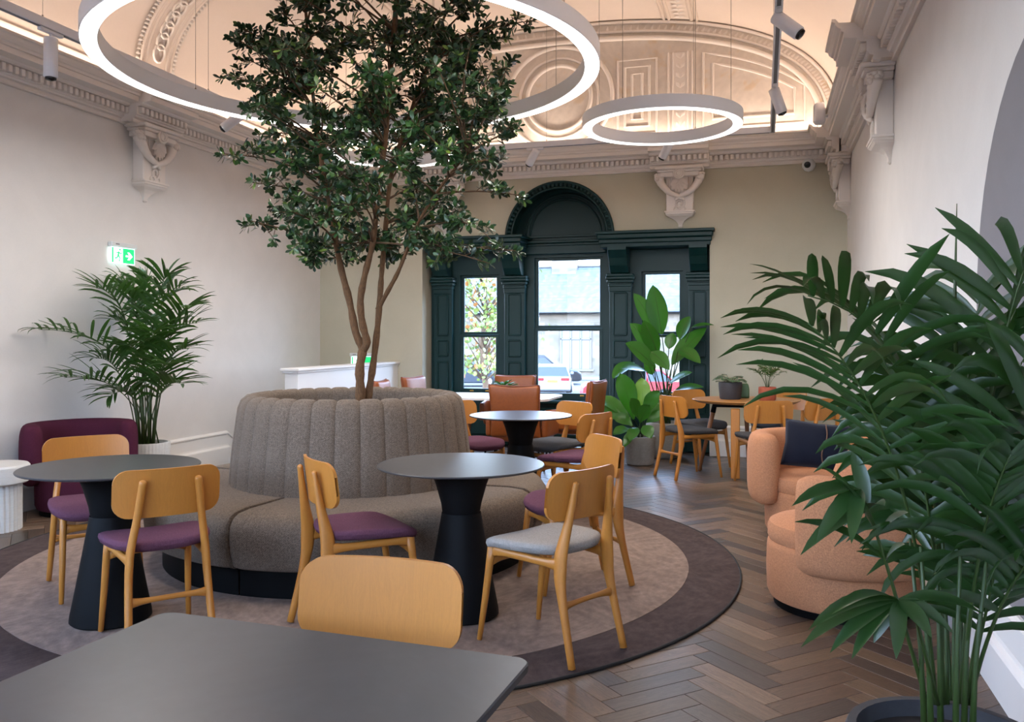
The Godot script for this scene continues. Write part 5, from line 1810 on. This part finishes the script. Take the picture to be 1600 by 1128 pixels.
func tracks() -> void:
	var y := 3.42
	var xr := 0.10
	var xl := -4.55
	var zb := -8.95
	var zf := 1.6
	var o := base("track_light_rail", Vector3.ZERO)
	tag(o, "white suspended lighting track running round the hall below the vault", "track")
	var segs := [[Vector3(xr, y, zb), Vector3(xr, y, zf)], [Vector3(xl, y, zb), Vector3(xl, y, zf)], [Vector3(xl, y, zb), Vector3(xr, y, zb)]]
	for s in segs:
		var st := ST()
		var d: Vector3 = s[1] - s[0]
		var size := Vector3(absf(d.x) + 0.05, 0.06, absf(d.z) + 0.05)
		box(st, (s[0] + s[1]) / 2 + Vector3(0, 0.03, 0), size, 0.002)
		var r := part("rail", st, M.track, o)
		st = ST()
		box(st, (s[0] + s[1]) / 2 + Vector3(0, 0.0, 0), Vector3(maxf(absf(d.x) - 0.06, 0.026), 0.004, maxf(absf(d.z) - 0.06, 0.026)), 0.001)
		part("slot", st, M.track_slot, r)
		var n := int(d.length() / 1.55)
		for k in n:
			var p: Vector3 = s[0].lerp(s[1], (k + 0.5) / n) + Vector3(0, 0.06, 0)
			var u := absf(p.x - XC) / 3.2
			var top := 3.70 + 1.48 * pow(1 - pow(u, 2.5), 0.4)
			st = ST()
			tube(st, [p, Vector3(p.x, top, p.z)], 0.002, 4)
			tube(st, [p, p + Vector3(0, 0.02, 0)], 0.006, 6)
			part("suspension_wire", st, M.wire, o)
	# heads: place, along x or z, aim
	var heads := [
		[Vector3(xl, y, -4.62), false, Vector3(0, -1, 0), "spotlight on the left track pointing straight down", 0.26],
		[Vector3(xl, y, -6.75), false, Vector3(-0.75, -0.62, 0.25), "spotlight tilted to the left wall, seen through the big ring", 0.20],
		[Vector3(xr, y, -5.62), false, Vector3(0.62, -0.6, 0.2), "large tilted spotlight on the right track, nearest the viewer", 0.20],
		[Vector3(xr, y, -7.3), false, Vector3(0.3, -0.85, -0.2), "tilted spotlight on the right track near its corner", 0.20],
		[Vector3(-2.35, y, zb), true, Vector3(-0.6, -0.7, -0.5), "tilted spotlight on the back track above the window arch", 0.19],
		[Vector3(-0.92, y, zb), true, Vector3(-0.5, -0.75, -0.4), "tilted spotlight on the back track in front of the corbel", 0.19],
		[Vector3(-3.75, y, zb), true, Vector3(0.2, -0.8, -0.6), "spotlight on the back track hidden behind the tree crown", 0.19]]
	for q in heads:
		var h := base("spotlight", q[0])
		tag(h, q[3], "spotlight", "white track spotlights")
		var st := ST()
		box(st, Vector3(0, -0.013, 0), Vector3(0.19, 0.022, 0.036) if q[1] else Vector3(0.036, 0.022, 0.19), 0.003)
		part("adapter", st, M.track, h)
		st = ST()
		tube(st, [Vector3(0, -0.02, 0), Vector3(0, -0.055, 0)], 0.009, 8)
		part("stalk", st, M.track, h)
		var d: Vector3 = q[2].normalized()
		var a := Vector3(0, -0.05, 0) - d * (0.03 if d.y > -0.95 else 0.0)
		st = ST()
		var len: float = q[4]
		tube(st, [a, a + d * 0.004, a + d * (len - 0.003), a + d * len], [0.040, 0.044, 0.044, 0.043], 24)
		part("head", st, M.track, h)
		st = ST()
		tube(st, [a + d * (len + 0.004), a + d * (len + 0.018)], [0.036, 0.034], 20)
		part("lens", st, M.dark_lens, h)

func exit_sign(at: Vector3, turn: float, label: String, arrow: bool) -> void:
	# local: back on the wall at z = 0
	var o := base("exit_sign", at, turn)
	tag(o, label, "sign", "green emergency exit signs")
	var st := ST()
	box(st, Vector3(0, 0.125, 0.025), Vector3(0.33, 0.045, 0.05), 0.006)
	part("housing", st, M.sign_white, o)
	st = ST()
	for k in 3: box(st, Vector3(-0.11 + 0.016 * k, 0.128, 0.0505), Vector3(0.011, 0.012, 0.001))
	part("rating_mark", st, M.track_slot, o)
	st = ST()
	box(st, Vector3(0, 0.03, 0.025), Vector3(0.30, 0.148, 0.008), 0.002)
	part("light_panel", st, M.sign_glow, o)
	st = ST()
	prism(st, rect2(-0.005, -0.038, 0.142, 0.098), 0.029, 0.0305)
	part("green_field", st, M.sign_green, o)
	st = ST()
	prism(st, rect2(-0.142, -0.038, -0.122, 0.098), 0.029, 0.0305)
	part("green_edge", st, M.sign_green, o)
	if arrow:
		st = ST()
		prism(st, PackedVector2Array([Vector2(0.03, 0.022), Vector2(0.075, 0.022), Vector2(0.052, -0.005), Vector2(0.078, -0.005), Vector2(0.118, 0.03), Vector2(0.078, 0.065), Vector2(0.052, 0.065), Vector2(0.075, 0.038), Vector2(0.03, 0.038)]), 0.0305, 0.0315)
		part("arrow", st, M.sign_glow, o)
	# running figure
	st = ST()
	var z := 0.031
	for l in [[Vector3(-0.055, 0.062, z), Vector3(-0.066, 0.028, z), 0.010], [Vector3(-0.066, 0.03, z), Vector3(-0.045, 0.008, z), 0.007], [Vector3(-0.045, 0.008, z), Vector3(-0.052, -0.025, z), 0.006], [Vector3(-0.066, 0.03, z), Vector3(-0.082, 0.004, z), 0.007], [Vector3(-0.082, 0.004, z), Vector3(-0.108, 0.002, z), 0.006], [Vector3(-0.055, 0.06, z), Vector3(-0.035, 0.045, z), 0.005], [Vector3(-0.035, 0.045, z), Vector3(-0.020, 0.055, z), 0.005], [Vector3(-0.058, 0.06, z), Vector3(-0.088, 0.05, z), 0.005]]:
		tube(st, [l[0], l[1]], Vector2(l[2], 0.0015), 6, Vector3.BACK)
	tube(st, [Vector3(-0.043, 0.082, z - 0.001), Vector3(-0.043, 0.082, z + 0.001)], 0.010, 12)
	part("running_figure", st, M.sign_green, o)
	area(o.transform * Vector3(0, 0.03, 0.04), o.basis.rotated(Vector3.UP, PI), Vector2(0.30, 0.148), Color(0.75, 1.0, 0.95), 0.05, "sign_lamp")

func small_fittings() -> void:
	var o := base("security_camera", Vector3(0.50, 3.30, ZB))
	tag(o, "white eyeball security camera on the beige wall under the cornice", "camera")
	var st := ST()
	tube(st, [Vector3(0, 0, 0), Vector3(0, 0, 0.03)], 0.055, 20)
	part("mount", st, M.sign_white, o)
	st = ST()
	lathe(st, [Vector2(0.002, -0.075), Vector2(0.045, -0.06), Vector2(0.07, -0.025), Vector2(0.075, 0.0), Vector2(0.07, 0.025), Vector2(0.045, 0.06), Vector2(0.002, 0.075)], 24, Vector3(0, 0, 0.085))
	part("eyeball", st, M.sign_white, o)
	st = ST()
	var d := Vector3(-0.25, -0.1, 0.95).normalized()
	tube(st, [Vector3(0, 0, 0.085) + d * 0.055, Vector3(0, 0, 0.085) + d * 0.076], [0.038, 0.034], 16)
	part("lens", st, M.dark_lens, o)
	o = base("wall_speaker", Vector3(0.55, 3.49, -9.05))
	tag(o, "small white loudspeaker standing on the right cornice near the corner", "loudspeaker")
	st = ST()
	soft(st, Vector3(0, 0.11, 0), Vector3(0.11, 0.21, 0.14), 0.035, 3)
	part("cabinet", st, M.track, o)
	st = ST()
	box(st, Vector3(-0.056, 0.11, 0), Vector3(0.006, 0.16, 0.09), 0.002)
	part("grille", st, M.sign_white, o)
	st = ST()
	box(st, Vector3(0.05, 0.08, 0), Vector3(0.06, 0.03, 0.04), 0.004)
	part("bracket", st, M.track, o)

# ------------------------------------------------------------------ street outside
func car(at: Vector3, turn: float, m: Material, length: float, height: float, label: String, estate: bool) -> void:
	# faces +x in its own axes
	var o := base("parked_car", at, turn)
	tag(o, label, "car", "cars parked in the street")
	var L := length
	var H := height
	var w := 0.88
	var st := ST()
	var body := PackedVector2Array([Vector2(-L * 0.5, 0.32), Vector2(-L * 0.49, 0.75), Vector2(-L * 0.47, 0.95 if estate else 0.92), Vector2(L * 0.20, 0.95), Vector2(L * 0.44, 0.84), Vector2(L * 0.49, 0.66), Vector2(L * 0.5, 0.34), Vector2(L * 0.46, 0.22), Vector2(-L * 0.46, 0.22)])
	prism(st, body, -w, w, Transform3D(), 0.06)
	part("body", st, m, o)
	st = ST()
	var x0 := -L * 0.47 if estate else -L * 0.40
	var low := [Vector2(x0, 0.93), Vector2(L * 0.22, 0.93)]
	var top := [Vector2(x0 + (0.28 if estate else 0.55), H), Vector2(L * 0.02, H)]
	var cab := func(s: SurfaceTool, g: float, ya: float, yb: float) -> void:
		var q := func(x: float, y: float, zz: float) -> Vector3: return Vector3(x, y, zz)
		var la := lerpf(low[0].x, top[0].x, ya)
		var lb := lerpf(low[0].x, top[0].x, yb)
		var ra := lerpf(low[1].x, top[1].x, ya)
		var rb := lerpf(low[1].x, top[1].x, yb)
		var wa := lerpf(w - 0.03, w - 0.2, ya) + g
		var wb := lerpf(w - 0.03, w - 0.2, yb) + g
		var yy := lerpf(0.93, H, ya)
		var y2 := lerpf(0.93, H, yb)
		s.set_smooth_group(-1)
		var A := [q.call(la - g, yy, -wa), q.call(ra + g, yy, -wa), q.call(ra + g, yy, wa), q.call(la - g, yy, wa)]
		var B := [q.call(lb - g, y2, -wb), q.call(rb + g, y2, -wb), q.call(rb + g, y2, wb), q.call(lb - g, y2, wb)]
		for k in 4: q4(s, B[k], A[k], A[(k + 1) % 4], B[(k + 1) % 4])
		q4(s, B[0], B[1], B[2], B[3])
	cab.call(st, 0.0, 0.0, 1.0)
	part("cabin_glass", st, M.car_glass, o)
	st = ST()
	cab.call(st, 0.012, 0.86, 1.03)
	for sg in [-1.0, 1.0]:
		for x in [[low[0].x, top[0].x], [low[0].lerp(low[1], 0.42).x, top[0].lerp(top[1], 0.45).x], [low[1].x, top[1].x]]:
			tube(st, [Vector3(x[0], 0.93, sg * (w - 0.03)), Vector3(x[1], H, sg * (w - 0.2))], 0.045, 6)
	part("roof", st, m, o)
	for x in [-L * 0.31, L * 0.32]:
		for sg in [-1.0, 1.0]:
			st = ST()
			tube(st, [Vector3(x, 0.32, sg * (w - 0.16)), Vector3(x, 0.32, sg * (w + 0.01))], 0.32, 20)
			var wh := part("wheel", st, M.tyre, o)
			st = ST()
			tube(st, [Vector3(x, 0.32, sg * (w + 0.10)), Vector3(x, 0.32, sg * (w + 0.125))], 0.2, 16)
			part("hub_cap", st, M.track, wh)
	for sg in [-1.0, 1.0]:
		st = ST()
		box(st, Vector3(-L * 0.495, 0.82, sg * 0.62), Vector3(0.08, 0.13, 0.42), 0.02)
		part("tail_light", st, M.tail_light, o)
		st = ST()
		box(st, Vector3(L * 0.475, 0.68, sg * 0.6), Vector3(0.10, 0.14, 0.36), 0.02)
		part("head_lamp", st, M.curtain, o)
		st = ST()
		soft(st, Vector3(L * 0.17, 1.0, sg * (w + 0.1)), Vector3(0.12, 0.13, 0.18), 0.04, 2)
		part("mirror", st, m, o)
	st = ST()
	box(st, Vector3(-L * 0.5 - 0.01, 0.72, 0), Vector3(0.03, 0.12, 0.52), 0.005)
	part("number_plate", st, M.plate, o)

func street() -> void:
	var ys := -1.5
	var st := ST()
	box(st, Vector3(-5, ys - 0.15, -60), Vector3(160, 0.3, 96))
	tag(struct("ground_street", st, M.asphalt), "pale street beyond the windows")
	st = ST()
	box(st, Vector3(-5, ys + 0.06, -57.5), Vector3(120, 0.12, 5.0), 0.02)
	tag(struct("ground_pavement", st, M.pavement), "pavement in front of the stone building")
	# stone building with a slate roof
	var b := base("stone_building", Vector3(-9, ys, -64))
	tag(b, "old stone building with a grey slate roof across the street", "building")
	st = ST()
	box(st, Vector3(0, 2.3, 0), Vector3(60, 4.6, 8.0))
	part("wall", st, M.stone, b)
	st = ST()
	st.set_smooth_group(-1)
	q4(st, Vector3(-30.4, 8.2, 0), Vector3(30.4, 8.2, 0), Vector3(30.4, 4.5, 4.5), Vector3(-30.4, 4.5, 4.5))
	q4(st, Vector3(30.4, 8.2, 0), Vector3(-30.4, 8.2, 0), Vector3(-30.4, 4.5, -4.5), Vector3(30.4, 4.5, -4.5))
	part("roof", st, M.slate, b)
	st = ST()
	box(st, Vector3(0, 4.55, 4.45), Vector3(60.8, 0.14, 0.16), 0.02)
	part("gutter", st, M.ink, b)
	st = ST()
	box(st, Vector3(0, 8.25, 0), Vector3(60.8, 0.14, 0.24), 0.03)
	part("ridge", st, M.stone_trim, b)
	for x in [-5.4, 12.0]:
		st = ST()
		box(st, Vector3(x, 8.5, 0.2), Vector3(1.9, 2.2, 1.0), 0.03)
		box(st, Vector3(x, 9.6, 0.2), Vector3(2.2, 0.2, 1.2), 0.03)
		part("chimney", st, M.stone, b)
	for q in [[-3.75, 0.75], [-13.5, 0.75], [7.2, 0.75]]:
		var x: float = q[0]
		st = ST()
		box(st, Vector3(x, 2.1, 4.02), Vector3(2.3, 3.1, 0.06))
		box(st, Vector3(x, 3.72, 4.08), Vector3(2.7, 0.16, 0.2), 0.02)
		box(st, Vector3(x, 0.5, 4.08), Vector3(2.6, 0.16, 0.2), 0.02)
		box(st, Vector3(x, 2.72, 4.08), Vector3(2.3, 0.12, 0.12), 0.02)
		for k in 4: box(st, Vector3(x - 1.08 + k * 0.72, 2.1, 4.08), Vector3(0.13, 3.0, 0.12), 0.02)
		var wf := part("window", st, M.stone_trim, b)
		for k in 3:
			for row in [[0.6, 2.62], [2.82, 3.6]]:
				st = ST()
				box(st, Vector3(x - 0.72 + k * 0.72, (row[0] + row[1]) / 2, 4.06), Vector3(0.52, row[1] - row[0], 0.03))
				part("pane", st, M.curtain, wf)
	st = ST()
	box(st, Vector3(12.6, 5.7, 3.6), Vector3(1.6, 1.6, 1.4), 0.02)
	part("dormer", st, M.curtain, b)
	# cars
	car(Vector3(-10.26, ys, -42.6), deg_to_rad(103.0), M.car_white, 4.3, 1.48, "white estate car seen from behind through the wide window", true)
	car(Vector3(-12.8, ys, -50.4), deg_to_rad(16.0), M.car_black, 4.7, 1.75, "black taxi parked behind the white car", false)
	car(Vector3(-16.7, ys, -47.2), deg_to_rad(16.0), M.car_dark, 4.6, 1.75, "dark blue car seen through the left window", true)
	car(Vector3(-5.6, ys, -37.95), deg_to_rad(196.0), M.car_red, 4.4, 1.45, "red car in front of the right hand windows", false)
	# street tree
	rng.seed = 55
	var t := base("street_tree", Vector3(-9.330, -0.388, -28.529) * Vector3(1, 0, 1) + Vector3(0, ys, 0))
	tag(t, "young street tree with yellow green autumn leaves outside the left window", "tree")
	st = ST()
	tube(st, [Vector3(0, 0, 0), Vector3(0.05, 1.2, 0), Vector3(-0.1, 2.4, 0.05), Vector3(0.05, 4.0, 0.0), Vector3(0, 6.0, 0)], [0.14, 0.12, 0.10, 0.07, 0.03], 8)
	part("trunk", st, M.twig, t)
	var mm := MultiMesh.new()
	st = ST()
	blade(st, Vector3.ZERO, Vector3(0, 0, 0.17), 0.16, Vector3.UP, -0.05, 0.2, 3, 0.5)
	mm.transform_format = MultiMesh.TRANSFORM_3D
	mm.use_colors = true
	mm.mesh = done(st)
	var spots := []
	for k in 60:
		var a := rng.randf() * TAU
		var y := rng.randf_range(1.7, 6.4)
		var r := rng.randf_range(0.6, 2.3) * (1.0 if y < 5 else 0.6)
		var e := Vector3(cos(a) * r, y + 0.3, sin(a) * r)
		var s := Vector3(0, maxf(1.3, y - r * 0.7), 0)
		st = ST()
		tube(st, [s, s.lerp(e, 0.5) + Vector3(0, 0.1, 0), e], [0.03, 0.02, 0.008], 5)
		part("branch", st, M.twig, t)
		for i in 30: spots.append(s.lerp(e, rng.randf_range(0.4, 1.08)) + Vector3(rng.randfn(), rng.randfn(), rng.randfn()) * 0.17)
	mm.instance_count = spots.size()
	for i in spots.size():
		var bs := Basis.from_euler(Vector3(rng.randf() * TAU, rng.randf() * TAU, rng.randf() * TAU)) * rng.randf_range(0.7, 1.2)
		mm.set_instance_transform(i, Transform3D(bs, spots[i]))
		mm.set_instance_color(i, Color(0.13, 0.20, 0.04).lerp(Color(0.34, 0.27, 0.04), rng.randf() * rng.randf()) if rng.randf() < 0.85 else Color(0.34, 0.13, 0.03))
	var mi := MultiMeshInstance3D.new()
	mi.multimesh = mm
	mi.material_override = M.foliage
	mi.name = "foliage"
	t.add_child(mi, true)
	tag(mi, "", "", "", "stuff")
